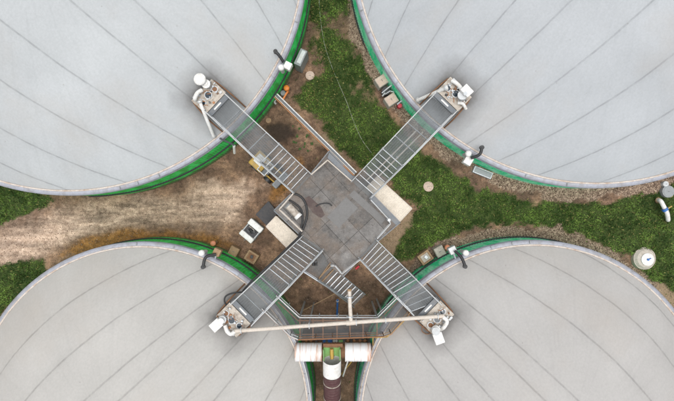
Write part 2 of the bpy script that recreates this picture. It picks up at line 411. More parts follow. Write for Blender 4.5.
# loose stones: gravel strips round the right-hand tanks and scattered over the yard
n_try = 300000
gx = rng.uniform(-27, 28, n_try); gy = rng.uniform(-15, 16, n_try); k = masks(gx, gy)
inside = np.zeros(n_try, bool)
for t in TANKS.values(): inside |= np.hypot(gx - t['C'].x, gy - t['C'].y) < t['r'] + .4
keep = (rng.random(n_try) < np.clip(k['gr'] + (.12 + .2 * k['pale']) * (1 - k['g']) * (k['gr'] < .1), 0, 1)) & ~inside & (k['px'] > -20) & (k['px'] < 700) & (k['py'] > -20) & (k['py'] < 420)
gx, gy, isg = gx[keep], gy[keep], k['gr'][keep]; prc = np.maximum(k['pale'], k['bright'])[keep]; n = len(gx)
sz = rng.uniform(.02, .055, n) * np.where(isg > .3, 1.1, .75); z0 = gz(gx, gy) + (fbm(gx, gy, 2.5, 51, 4) - .5) * .16 + sz * .3
oct_ = np.array([(1, 0, 0), (0, 1, 0), (-1, 0, 0), (0, -1, 0), (0, 0, .8), (0, 0, -.8)]); of = np.array([(0, 1, 4), (1, 2, 4), (2, 3, 4), (3, 0, 4), (1, 0, 5), (2, 1, 5), (3, 2, 5), (0, 3, 5)])
az = rng.uniform(0, 6.3, n); ca, sa = np.cos(az), np.sin(az); el = rng.uniform(.6, 1.5, n)
loc = oct_[None] * sz[:, None, None] * rng.uniform(.75, 1.25, (n, 6, 1)); loc[:, :, 0] *= el[:, None]
xr = loc[..., 0] * ca[:, None] - loc[..., 1] * sa[:, None] + gx[:, None]; yr = loc[..., 0] * sa[:, None] + loc[..., 1] * ca[:, None] + gy[:, None]
V = np.stack([xr, yr, loc[..., 2] + z0[:, None]], -1).reshape(-1, 3); F = (of[None] + (np.arange(n) * 6)[:, None, None]).reshape(-1, 3)
tt = rng.random(n)[:, None]; cs = (1 - tt) * np.array([.13, .085, .06]) + tt * np.array([.5, .38, .28])
cs = np.where(isg[:, None] > .3, cs, cs * (.8 + .55 * prc[:, None]))
gravel = raw_mesh('gravel', V, F, tint_mat('loose_stone', .9), np.repeat(cs, 6, 0)); tag(gravel, 'brown gravel strip round the right tanks and loose stones over the yard', 'gravel', kind='stuff')

# ------------------------------------------------------------------ walkways (measured at handrail height)
WALK_Z, ROOF_Z = 5.8, 4.2; RAIL = 1.05
ZO, ZI = WALK_Z + RAIL, ROOF_Z + RAIL
WALKS = dict(
    TL=dict(a=((205, 111.5), (293, 193)), b=((224.5, 93.5), (311, 174)), step=.615, n=8),
    TR=dict(a=((457.5, 110.5), (371, 198)), b=((436, 92.5), (352, 181)), step=.62, n=8),
    BL=dict(a=((230, 305), (301.7, 237)), b=((251, 326), (322.7, 251)), step=.52, n=9),
    BR=dict(a=((441.7, 305), (377, 240.5)), b=((414, 315.5), (359.7, 259.7)), step=.36, n=11))
HEADS = dict(TL=(208.5, 96.5), TR=(454.4, 94), BL=(233, 320), BR=(437, 318))
for k, q in WALKS.items():
    q['A0'], q['A1'] = P(*q['a'][0], ZO), P(*q['a'][1], ZI); q['B0'], q['B1'] = P(*q['b'][0], ZO), P(*q['b'][1], ZI)
    q['M0'] = (q['A0'] + q['B0']) / 2; q['M1'] = (q['A1'] + q['B1']) / 2
    q['H'] = P(*HEADS[k], 5.8)
    dd = (q['M0'] - q['M1']); dd.z = 0; q['dir'] = dd.normalized(); q['ang'] = math.atan2(dd.y, dd.x)

# ------------------------------------------------------------------ tanks
def fabric_mat(name, col, seams, a, R, head, hang):
    m, nt, b = base_mat(name); v = coords(nt)
    sp = N(nt, 'ShaderNodeSeparateXYZ'); nt.links.new(v, sp.inputs[0]); x, y = sp.outputs[0], sp.outputs[1]
    # welded seams: panels narrowing towards both ends
    u2 = mth(nt, 'POWER', mth(nt, 'DIVIDE', x, R), 2); den = mth(nt, 'SUBTRACT', 1.0, mth(nt, 'MULTIPLY', u2, a))
    wob = mth(nt, 'MULTIPLY', mth(nt, 'SUBTRACT', noise(nt, v, .35, 2), .5), .12)
    q = mth(nt, 'DIVIDE', mth(nt, 'ADD', y, wob), den); ds = None
    for v0 in seams:                                                     # metres from the nearest seam
        e_ = mth(nt, 'ABSOLUTE', mth(nt, 'SUBTRACT', q, v0)); ds = e_ if ds is None else mth(nt, 'MINIMUM', ds, e_)
    line = ramp(nt, mth(nt, 'DIVIDE', ds, .2), [(.0, 1), (.18, 1), (.34, 0)])
    halo = ramp(nt, mth(nt, 'DIVIDE', ds, .5), [(.0, 1), (1.0, 0)])
    brk = ramp(nt, noise(nt, v, 1.1, 5, .7), [(.34, .3), (.6, 1)])
    n1 = noise(nt, v, .22, 5, .55); n2 = noise(nt, v, 7, 6, .7); n3 = noise(nt, v, 45, 3, .7)
    c = mix(nt, 1.0, col, ramp(nt, n1, [(.25, .9), (.75, 1.07)]), 'MULTIPLY')
    c = mix(nt, 1.0, c, ramp(nt, n2, [(.3, .93), (.7, 1.06)]), 'MULTIPLY')
    c = mix(nt, 1.0, c, ramp(nt, n3, [(.3, .96), (.7, 1.03)]), 'MULTIPLY')
    grime = tuple(t * .50 for t in col)
    c = mix(nt, mth(nt, 'MULTIPLY', mth(nt, 'MULTIPLY', halo, brk), .13), c, grime)
    c = mix(nt, mth(nt, 'MULTIPLY', mth(nt, 'MULTIPLY', line, brk), .46), c, tuple(t * .42 for t in col))
    # run-off streaks downslope from the apex
    mp = N(nt, 'ShaderNodeTexNoise'); mp.inputs['Scale'].default_value = 1.0; mp.inputs['Detail'].default_value = 5
    an = mth(nt, 'ARCTAN2', y, x); rr = mth(nt, 'SQRT', mth(nt, 'ADD', mth(nt, 'MULTIPLY', x, x), mth(nt, 'MULTIPLY', y, y)))
    cb = N(nt, 'ShaderNodeCombineXYZ'); nt.links.new(mth(nt, 'MULTIPLY', an, 26), cb.inputs[0]); nt.links.new(mth(nt, 'MULTIPLY', rr, .25), cb.inputs[1])
    nt.links.new(cb.outputs[0], mp.inputs['Vector'])
    c = mix(nt, mth(nt, 'MULTIPLY', ramp(nt, mp.outputs['Fac'], [(.5, 0), (.75, 1)]), .10), c, grime)
    # faint brown film in broad patches, small droppings and scuffs
    wf = ramp(nt, noise(nt, v, .16, 6, .6), [(.5, 0), (.72, 1)]); c = mix(nt, mth(nt, 'MULTIPLY', wf, .3), c, (.36, .31, .26))
    vo = N(nt, 'ShaderNodeTexVoronoi'); vo.inputs['Scale'].default_value = .9; nt.links.new(v, vo.inputs['Vector'])
    dr_ = ramp(nt, mth(nt, 'ADD', vo.outputs['Distance'], mth(nt, 'MULTIPLY', noise(nt, v, 9, 4), .09)), [(.07, 1), (.095, 0)])
    c = mix(nt, mth(nt, 'MULTIPLY', dr_, .35), c, (.2, .19, .17))
    # soot and grime where the fabric is clamped round the service head
    cx = mth(nt, 'SUBTRACT', x, head[0]); cy = mth(nt, 'SUBTRACT', y, head[1])
    ca, sa = math.cos(hang), math.sin(hang)
    lx = mth(nt, 'ADD', mth(nt, 'MULTIPLY', cx, ca), mth(nt, 'MULTIPLY', cy, sa)); ly = mth(nt, 'SUBTRACT', mth(nt, 'MULTIPLY', cy, ca), mth(nt, 'MULTIPLY', cx, sa))
    ex = mth(nt, 'MAXIMUM', mth(nt, 'SUBTRACT', mth(nt, 'ABSOLUTE', lx), .75), 0); ey = mth(nt, 'MAXIMUM', mth(nt, 'SUBTRACT', mth(nt, 'ABSOLUTE', ly), .95), 0)
    dh = mth(nt, 'SQRT', mth(nt, 'ADD', mth(nt, 'MULTIPLY', ex, ex), mth(nt, 'MULTIPLY', ey, ey)))
    dh = mth(nt, 'ADD', dh, mth(nt, 'MULTIPLY', mth(nt, 'SUBTRACT', noise(nt, v, 1.3, 5), .5), .9))
    st = ramp(nt, mth(nt, 'DIVIDE', dh, 2.0), [(.0, 1), (.25, .5), (.75, 0)])
    c = mix(nt, mth(nt, 'MULTIPLY', st, .88), c, (.13, .125, .12))
    nt.links.new(c, b.inputs['Base Color']); b.inputs['Roughness'].default_value = .62; b.inputs['Specular IOR Level'].default_value = .3
    bs = mth(nt, 'ADD', mth(nt, 'MULTIPLY', n1, .22), mth(nt, 'ADD', mth(nt, 'MULTIPLY', n2, .04), mth(nt, 'MULTIPLY', line, -.06)))
    bump(nt, b, bs, .55, .35)
    return m
def clad_mat(name, ca_, cb_, dirt=.5, fade=.12):
    m, nt, b = base_mat(name); v = coords(nt)
    sp = N(nt, 'ShaderNodeSeparateXYZ'); nt.links.new(v, sp.inputs[0])
    an = mth(nt, 'ARCTAN2', sp.outputs[1], sp.outputs[0])
    cb = N(nt, 'ShaderNodeCombineXYZ'); nt.links.new(mth(nt, 'MULTIPLY', an, 22), cb.inputs[0]); nt.links.new(mth(nt, 'MULTIPLY', sp.outputs[2], .7), cb.inputs[1])
    f = ramp(nt, noise(nt, cb.outputs[0], 1.1, 3, .6), [(.4, 0), (.6, 1)])
    c = mix(nt, f, ca_, cb_)
    g = ramp(nt, noise(nt, v, 1.8, 7, .7), [(.5, 0), (.8, 1)])
    c = mix(nt, mth(nt, 'MULTIPLY', g, dirt), c, (.10, .11, .07))
    mud = ramp(nt, mth(nt, 'ADD', sp.outputs[2], mth(nt, 'MULTIPLY', noise(nt, v, 2.5, 5), -1.2)), [(.0, .8), (.3, 0)]); c = mix(nt, mud, c, (.12, .09, .06))
    c = mix(nt, fade, c, (.22, .25, .2))
    jt = ramp(nt, mth(nt, 'ABSOLUTE', mth(nt, 'SUBTRACT', mth(nt, 'FRACT', mth(nt, 'MULTIPLY', an, 14)), .5)), [(.0, 1), (.02, 0)]); c = mix(nt, mth(nt, 'MULTIPLY', jt, .6), c, (.03, .05, .03))
    nt.links.new(c, b.inputs['Base Color']); b.inputs['Roughness'].default_value = .6
    return m
GREEN = clad_mat('green_trapezoid_cladding', (.004, .5, .06), (.03, .9, .18))
TEAL = clad_mat('sea_green_trapezoid_cladding', (.01, .8, .36), (.38, .97, .68), .2, .02)  # paler mint colour paints highlights onto the cladding in noise patches
M['collar'] = mat('grey_collar_sheet', (.38, .395, .45), .5, (.22, .21, .2), .75, 2.0, .1)
M['clamp'] = mat('cream_clamp_rail', (.62, .56, .5), .55, (.3, .17, .09), .75, 2.2)
M['fabric_lip'] = mat('dark_sealing_hose', (.16, .11, .08), .7, (.3, .2, .12), .5, 4)

def ring(mb, C, prof, n=360, wav=0.0, a0=0, a1=2 * math.pi):
    """lathe a profile [(r,z)...]; wav gives a trapezoid corrugation"""
    vs_ = []; m = len(prof)
    for i in range(n):
        a = 2 * math.pi * i / n; o = 0
        if wav: o = wav if (i // 2) % 2 else -wav
        for r, z in prof: vs_.append((C.x + (r + o) * math.cos(a), C.y + (r + o) * math.sin(a), z))
    fs = [(i * m + j, ((i + 1) % n) * m + j, ((i + 1) % n) * m + j + 1, i * m + j + 1) for i in range(n) for j in range(m - 1)]
    mb.add(vs_, fs, not wav); return mb
TL_ = dict(TL='upper left', TR='upper right', BL='lower left', BR='lower right')
LAB = dict(TL='large round digester tank with pale bluish dome and bright green cladding, upper left',
           TR='largest round digester tank with grey dome and sea-green cladding, upper right',
           BL='smaller round digester tank with warm grey dome and bright green cladding, lower left',
           BR='smaller round digester tank with grey dome and sea-green cladding, lower right')
FCOL = dict(TL=(.43, .45, .46), TR=(.405, .425, .443), BL=(.435, .425, .405), BR=(.41, .40, .388))
SEAM = dict(TL=([-14.17, -11.70, -8.76, -5.63, -1.97, .78, 4.13, 7.67, 10.9, 13.8], .35, 0), TR=([-14.6, -11.5, -8.15, -4.69, -1.43, 1.29, 4.85, 8.34, 11.56, 14.54], .40, 2),
            BL=([8.69, 5.89, 3.09, 1.68, -1.10, -2.68, -5.78, -8.5], .35, -4), BR=([-11.25, -9.14, -6.21, -2.75, -1.31, 1.06, 2.80, 5.84, 8.7], .35, 2))
for k, t in TANKS.items():
    C, R, rim, h = t['C'], t['r'], t['rim'], t['h']; q = WALKS[k]
    root = thing('digester_tank', LAB[k], 'tank', (C.x, C.y, 0), 'gas-tight digester tanks round the platform')
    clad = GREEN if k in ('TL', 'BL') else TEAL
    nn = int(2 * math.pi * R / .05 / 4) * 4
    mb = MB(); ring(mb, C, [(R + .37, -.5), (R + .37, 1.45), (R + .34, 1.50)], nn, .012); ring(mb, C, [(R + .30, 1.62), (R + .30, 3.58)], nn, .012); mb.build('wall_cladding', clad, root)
    mb = MB(); ring(mb, C, [(R + .36, 1.48), (R + .27, 1.52), (R + .27, 1.66)]); mb.build('wall_joint', M['galv_dark'], root)
    ws = MB(); ring(ws, C, [(R + .27, 3.55), (R + .34, 3.57), (R + .34, 3.62), (R + .28, 3.65), (R + .28, rim - .05), (R + .33, rim - .04), (R + .33, rim - .01), (R + .1, rim + .03), (R - .1, rim + .02)]); ws.build('upper_collar', M['collar'], root)
    mb = MB(); ring(mb, C, [(R + .06, rim + .02), (R + .06, rim + .11), (R - .05, rim + .11), (R - .05, rim)]); mb.build('clamp_rail', M['clamp'], root)
    mb = MB(); pts = [(C.x + (R - .09) * math.cos(a), C.y + (R - .09) * math.sin(a), rim + .07) for a in np.linspace(0, 2 * math.pi, 241)]; mb.tube(pts, .035, 6); mb.build('sealing_hose', M['fabric_lip'], root)
    mb = MB(); pts = [(C.x + (R + .38) * math.cos(a), C.y + (R + .38) * math.sin(a), 1.55) for a in np.linspace(0, 2 * math.pi, 241)]; mb.tube(pts, .035, 6)
    mb.build('cable_ring', M['black'], root)
    for da in (-38, -33, -27, -12, 9, 14, 30, 41):              # hooks fixed to the collar on the yard side
        a = q['ang'] + math.pi + math.radians(da * (.9 if R > 14 else 1.15)); MB().box((C.x + (R + .2) * math.cos(a), C.y + (R + .2) * math.sin(a), rim + .05), (.2, .07, .07), a).build('collar_bracket', M['grey'], root)
    # membrane, local frame turned so that x runs towards the yard centre
    nr, na = 120, 420
    ang = math.atan2(-C.y, -C.x) + math.radians(SEAM[k][2])
    u_ = (1 - (1 - np.linspace(0, 1, nr + 1)[1:]) ** 1.0); rr = u_ * (R - .06)
    TH = np.linspace(0, 2 * np.pi, na, endpoint=False)
    RR, TT = np.meshgrid(rr, TH, indexing='ij'); x = RR * np.cos(TT); y = RR * np.sin(TT)
    z = h * (1 - (RR / R) ** 2) ** .92
    wx = C.x + x * math.cos(ang) - y * math.sin(ang); wy = C.y + x * math.sin(ang) + y * math.cos(ang)
    dr = q['dir']; rx = wx - q['H'].x; ry = wy - q['H'].y
    al = rx * dr.x + ry * dr.y; la = np.abs(-rx * dr.y + ry * dr.x)
    dist = np.hypot(np.maximum(al - .5, 0), np.maximum(la - .95, 0))
    f = ss(dist / .95)
    z = z * f + np.minimum(z, 1.72) * (1 - f)
    z = z + rim + .04
    V = np.concatenate([[(0, 0, rim + .04 + h)], np.stack([x, y, z], -1).reshape(-1, 3)])
    F4 = []; F3 = [(0, 1 + j, 1 + (j + 1) % na) for j in range(na)]
    I = 1 + np.arange(nr * na).reshape(nr, na); J = np.roll(I, -1, 1)
    F4 = np.stack([I[:-1], I[1:], J[1:], J[:-1]], -1).reshape(-1, 4).tolist()
    me = bpy.data.meshes.new('membrane_roof'); me.from_pydata(V.tolist(), [], F3 + F4); me.polygons.foreach_set('use_smooth', [True] * len(me.polygons)); me.update()
    hx, hy = q['H'].x - C.x, q['H'].y - C.y
    head = (hx * math.cos(-ang) - hy * math.sin(-ang), hx * math.sin(-ang) + hy * math.cos(-ang))
    sms, a_, _d = SEAM[k]
    me.materials.append(fabric_mat('dome_fabric_' + TL_[k].replace(' ', '_'), FCOL[k], sms, a_, R, head, q['ang'] - ang))
    o = bpy.data.objects.new('membrane_roof', me); COL.objects.link(o); o.parent = root; o.rotation_euler = (0, 0, ang)

# ------------------------------------------------------------------ central platform building
ROOF = [(329.3, 151), (355, 177), (371, 193), (400, 222.5), (377, 242), (360, 259), (342.5, 277), (330, 265), (322.5, 252), (302, 237), (274, 210.5), (293, 192), (311.4, 173)]
rp = [tuple(P(x, y, ROOF_Z)[:2]) for x, y in ROOF]
root = thing('control_building', 'grey flat-roofed central building where the four walkways meet', 'building', (0.3, -.3, 0))
mb = MB(); mb.prism(rp, ROOF_Z - .22, ROOF_Z)
m, nt, b = base_mat('roof_slabs'); v = coords(nt)
mp = N(nt, 'ShaderNodeMapping'); mp.inputs['Rotation'].default_value = (0, 0, math.radians(-43)); mp.inputs['Location'].default_value = (.35, .2, 0); nt.links.new(v, mp.inputs[0])
bt = N(nt, 'ShaderNodeTexBrick', offset=.0, squash=1.0); bt.inputs['Scale'].default_value = 1; bt.inputs['Mortar Size'].default_value = .022
bt.inputs['Brick Width'].default_value = 1.35; bt.inputs['Row Height'].default_value = 1.9; bt.inputs['Mortar Smooth'].default_value = .3
bt.inputs['Color1'].default_value = (.115, .107, .1, 1); bt.inputs['Color2'].default_value = (.18, .172, .164, 1); bt.inputs['Mortar'].default_value = (.05, .047, .044, 1)
nt.links.new(mp.outputs[0], bt.inputs['Vector'])
c = mix(nt, 1.0, bt.outputs[0], ramp(nt, noise(nt, v, 1.4, 8, .7), [(.3, .55), (.7, 1.45)]), 'MULTIPLY')
c = mix(nt, mth(nt, 'MULTIPLY', ramp(nt, noise(nt, v, .9, 5, .6), [(.45, 0), (.65, 1)]), .6), c, (.17, .13, .10))
c = mix(nt, 1.0, c, ramp(nt, noise(nt, v, 22, 4, .7), [(.3, .72), (.7, 1.3)]), 'MULTIPLY')
c = mix(nt, mth(nt, 'MULTIPLY', ramp(nt, noise(nt, v, 5, 7, .75), [(.56, 0), (.68, 1)]), .55), c, (.3, .27, .235))
c = mix(nt, mth(nt, 'MULTIPLY', ramp(nt, noise(nt, v, 2.6, 7, .75), [(.58, 0), (.68, 1)]), .7), c, (.045, .036, .03))
nt.links.new(c, b.inputs['Base Color']); b.inputs['Roughness'].default_value = .8; bump(nt, b, noise(nt, v, 22, 4), .3)
mb.build('roof', m, root)
cx_ = sum(p[0] for p in rp) / len(rp); cy_ = sum(p[1] for p in rp) / len(rp)
mb = MB(); mb.prism([(cx_ + (p[0] - cx_) * .95, cy_ + (p[1] - cy_) * .95) for p in rp], -.3, ROOF_Z - .22); mb.build('wall', M['stone'], root)
def railing(mb, pts, z, hgt=1.05, r=.032, posts=1.2, mid=True):
    """pts in world xy at floor level z (z may be a list)"""
    zz = z if isinstance(z, (list, tuple)) else [z] * len(pts)
    top = [Vector((p[0], p[1], a + hgt)) for p, a in zip(pts, zz)]
    for a, b2 in zip(top[:-1], top[1:]):
        mb.tube([a, b2], r, 6)
        if mid: mb.tube([a - Vector((0, 0, hgt * .5)), b2 - Vector((0, 0, hgt * .5))], r * .6, 6)
        L = (b2 - a).length; n = max(1, round(L / posts))
        for i in range(n + 1):
            p = a.lerp(b2, i / n); mb.tube([p, p - Vector((0, 0, hgt))], r * .75, 6)
    return mb
def rail_px(lst, zf): return [tuple(P(x, y, zf + RAIL)[:2]) for x, y in lst]
for lst, mt in (([(311, 174.5), (327.5, 160), (351.5, 181)], 'cream'), ([(371, 200), (389, 219.5), (390.5, 224), (377.5, 238.5)], 'galv_pale'),
                ([(360, 260), (342, 274), (335, 266), (331, 266)], 'galv_pale'), ([(293, 193.5), (279, 209.5), (302, 231.5)], 'cream')):
    railing(MB(), rail_px(lst, ROOF_Z), ROOF_Z, r=.034, mid=True).build('guard_rail', M[mt], root)
# kerb upstand along roof edge
for i, j in ((0, 1), (2, 3), (3, 4), (5, 6), (9, 10), (10, 11), (12, 0)):
    mb = MB()
    a, b2 = Vector((*rp[i], ROOF_Z + .03)), Vector((*rp[j], ROOF_Z + .03)); mb.bar(a, b2, .07, .07); mb.build('roof_kerb', M['galv_dark'], root)
# loose plates on the roof
def quad_px(lst, z): return [tuple(P(x, y, z)[:2]) for x, y in lst]
MAROON_PL = mat('dark_brown_roof_patch', (.085, .06, .055), .8, (.16, .13, .11), .6, 3)
mb = MB(); mb.prism(quad_px([(303, 199), (309, 196), (321, 207), (325, 215), (321, 218), (313, 213)], ROOF_Z), ROOF_Z + .002, ROOF_Z + .012); mb.build('roof_patch', MAROON_PL, root)
PALE_PL = mat('pale_grey_roof_sheet', (.155, .152, .148), .6, (.12, .115, .11), .75, 1.8)
mb = MB(); mb.prism(quad_px([(327, 217), (346, 197), (358, 208), (339, 228)], ROOF_Z), ROOF_Z + .002, ROOF_Z + .012)
mb.build('roof_sheet', PALE_PL, root)
mb = MB(); mb.prism(quad_px([(349, 195), (354, 190), (386, 219), (381, 224)], ROOF_Z), ROOF_Z + .002, ROOF_Z + .010); mb.build('roof_sheet', PALE_PL, root)
mb = MB(); mb.prism(quad_px([(372.5, 195), (400, 222), (396.5, 225.5), (369.5, 199)], ROOF_Z), ROOF_Z + .003, ROOF_Z + .014); mb.build('edge_flashing', M['galv_dark'], root)
mb = MB(); mb.prism(quad_px([(329.3, 152.5), (354.5, 177.5), (351, 180.5), (327.5, 158)], ROOF_Z), ROOF_Z + .003, ROOF_Z + .014); mb.build('edge_flashing', M['galv_dark'], root)
# railing knob at east corner
p = P(389, 220, ROOF_Z + 1.05); mb = MB(); mb.cyl(p - Vector((0, 0, 1.0)), p + Vector((0, 0, .1)), .1, n=12); mb.build('corner_post', M['galv_pale'], root)

# rooftop unit and hoses
root = thing('gas_blower', 'white cylindrical blower inside the cream-railed corner of the roof', 'blower', P(294, 211, ROOF_Z))
a, b2 = P(288.5, 206, ROOF_Z + .35), P(297, 215, ROOF_Z + .35)
mb = MB(); mb.cyl(a, b2, .24, n=20); mb.build('housing', M['plate'], root)
mb = MB(); mb.cyl(b2, b2 + (b2 - a).normalized() * .22, .27, n=20); mb.build('end_cap', M['white'], root)
mb = MB(); mb.box(P(292, 210, ROOF_Z + .06), (.95, .4, .11), math.radians(-43)); mb.build('base_frame', M['grey'], root)
z = ROOF_Z + .09
def hose(name, lab, px, r, mt, zz=None, cat='hose', group=None):
    pts = [P(x, y, (zz[i] if zz else z)) for i, (x, y) in enumerate(px)]
    return tag(MB().tube(pts, r, 8, sm=6).build(name, M[mt], None, loc=pts[0]), lab, cat, group)
hose('hose', 'thick black hose arching round the outer side of the rooftop blower', [(291, 194), (297, 194.5), (303, 199), (306.5, 207), (307, 216), (304.5, 225), (302, 231), (298, 236)], .075, 'black')
hose('hose', 'black hose curving inside the cream rail beside the rooftop blower', [(289, 200), (294, 203), (300, 208), (302.5, 216), (302, 224), (301, 228)], .065, 'black')
hose('hose', 'short dark hose lying in an arc on the middle of the roof', [(316, 206.5), (319, 204.5), (324, 203.3), (329, 203.6), (332, 206)], .04, 'black')

# ------------------------------------------------------------------ walkways with steps
def lerp2(a, b2, t): return a + (b2 - a) * t
WL = dict(TL='steel walkway with steps leading from the roof to the upper left tank', TR='steel walkway with steps crossing the lawn to the upper right tank',
          BL='steel walkway with steps leading from the roof to the lower left tank', BR='steel walkway with steps leading to the lower right tank')
for k, q in WALKS.items():
    root = thing('walkway', WL[k], 'walkway', (q['M1'].x, q['M1'].y, 0), 'steel walkways from platform to tanks')
    s_ = q['step']
    A0, A1, B0, B1 = [Vector((v_.x, v_.y, 0)) for v_ in (q['A0'], q['A1'], q['B0'], q['B1'])]
    pin = lambda t, side: (lerp2(A0, A1, t) if side == 0 else lerp2(B0, B1, t))
    zf = lambda t: WALK_Z if t <= s_ else WALK_Z + (ROOF_Z - WALK_Z) * (t - s_) / (1 - s_)
    tdir = (B0 - A0).normalized()
    # deck (outer, level)
    mb = MB(); e = .06
    qd = [A0 + tdir * e, B0 - tdir * e, pin(s_, 1) - tdir * e, pin(s_, 0) + tdir * e]
    mb.sheet([(v_.x, v_.y) for v_ in qd], WALK_Z); mb.build('deck_grating', M['grating'], root)
    nb = 4; mb = MB()
    for i in range(nb + 1):
        t = s_ * i / nb; a, b2 = pin(t, 0), pin(t, 1); a.z = b2.z = WALK_Z - .07; mb.bar(a, b2, .05, .1)
    mb.build('cross_beam', M['galv'], root)
    for i in range(1, 12):
        f = i / 12; a = A0.lerp(B0, f); b2 = pin(s_, 0).lerp(pin(s_, 1), f); a.z = b2.z = WALK_Z + .004; MB().bar(a, b2, .014, .03).build('bearing_bar', M['galv_dark'], root)
    # steps
    n = q['n']
    for i in range(n):
        t0, t1 = s_ + (1 - s_) * (i + .02) / n, s_ + (1 - s_) * (i + .96) / n
        t1 = min(t1, 1.0); zt = WALK_Z - (WALK_Z - ROOF_Z) * (i + 1) / (n + 1)
        tm = MB(); pp = [pin(t0, 0) + tdir * e, pin(t0, 1) - tdir * e, pin(t1, 1) - tdir * e, pin(t1, 0) + tdir * e]
        tm.sheet([(v_.x, v_.y) for v_ in pp], zt)
        st = tm.build('step', M['grating_open'], root)
        a, b2 = pin(t0, 0) + tdir * e, pin(t0, 1) - tdir * e; a.z = b2.z = zt + .01
        MB().bar(a, b2, .038, .04).build('nosing', M['galv'], st)
    # stringers, railings, supports
    for side in (0, 1):
        mb = MB(); pts = [pin(0, side), pin(s_, side), pin(1, side)]
        zs = [WALK_Z, WALK_Z, ROOF_Z]
        for a, b2, za, zb in ((pts[0], pts[1], zs[0], zs[1]), (pts[1], pts[2], zs[1], zs[2])):
            mb.bar((a.x, a.y, za - .08), (b2.x, b2.y, zb - .08), .07, .2)
        mb.build('stringer', M['galv'], root)
        railing(MB(), [(p.x, p.y) for p in pts], zs, r=.036, posts=1.1).build('handrail', M['galv_pale'], root)
    for t in (s_ * .98,):
        for side in (0, 1):
            mb = MB(); p = pin(t, side); g_ = float(gz(p.x, p.y)); mb.bar((p.x, p.y, g_ - .1), (p.x, p.y, WALK_Z - .18), .12, .12); mb.build('support_post', M['galv'], root)

# pipes seen under the upper right walkway
def pipe(name, lab, pts, r, mt, cat='pipe', fl=None, group=None):
    """pipe thing with flanges at fractions fl of its length"""
    pts = [Vector(p) for p in pts]
    rt = thing(name, lab, cat, (pts[0].x, pts[0].y, pts[0].z), group)
    MB().tube(pts, r, 12).build('tube', M[mt], rt)
    if fl:
        a, b2 = pts[0], pts[-1]; dd = (b2 - a).normalized()
        for f in fl:
            p = a.lerp(b2, f); MB().cyl(p - dd * .04, p + dd * .04, r * 1.55, n=16).build('flange', M['galv_pale'], rt)
    return rt
pipe('gas_pipe', 'left of two pale pipes running under the steps across the lawn', [P(366, 181, 3.0), P(417, 130, 3.0)], .055, 'cream', fl=(.5,), group='pale pipes under the lawn walkway')
pipe('gas_pipe', 'right of two pale pipes running under the steps across the lawn', [P(372, 183, 2.9), P(423, 132, 2.9)], .055, 'cream', fl=(.5,), group='pale pipes under the lawn walkway')

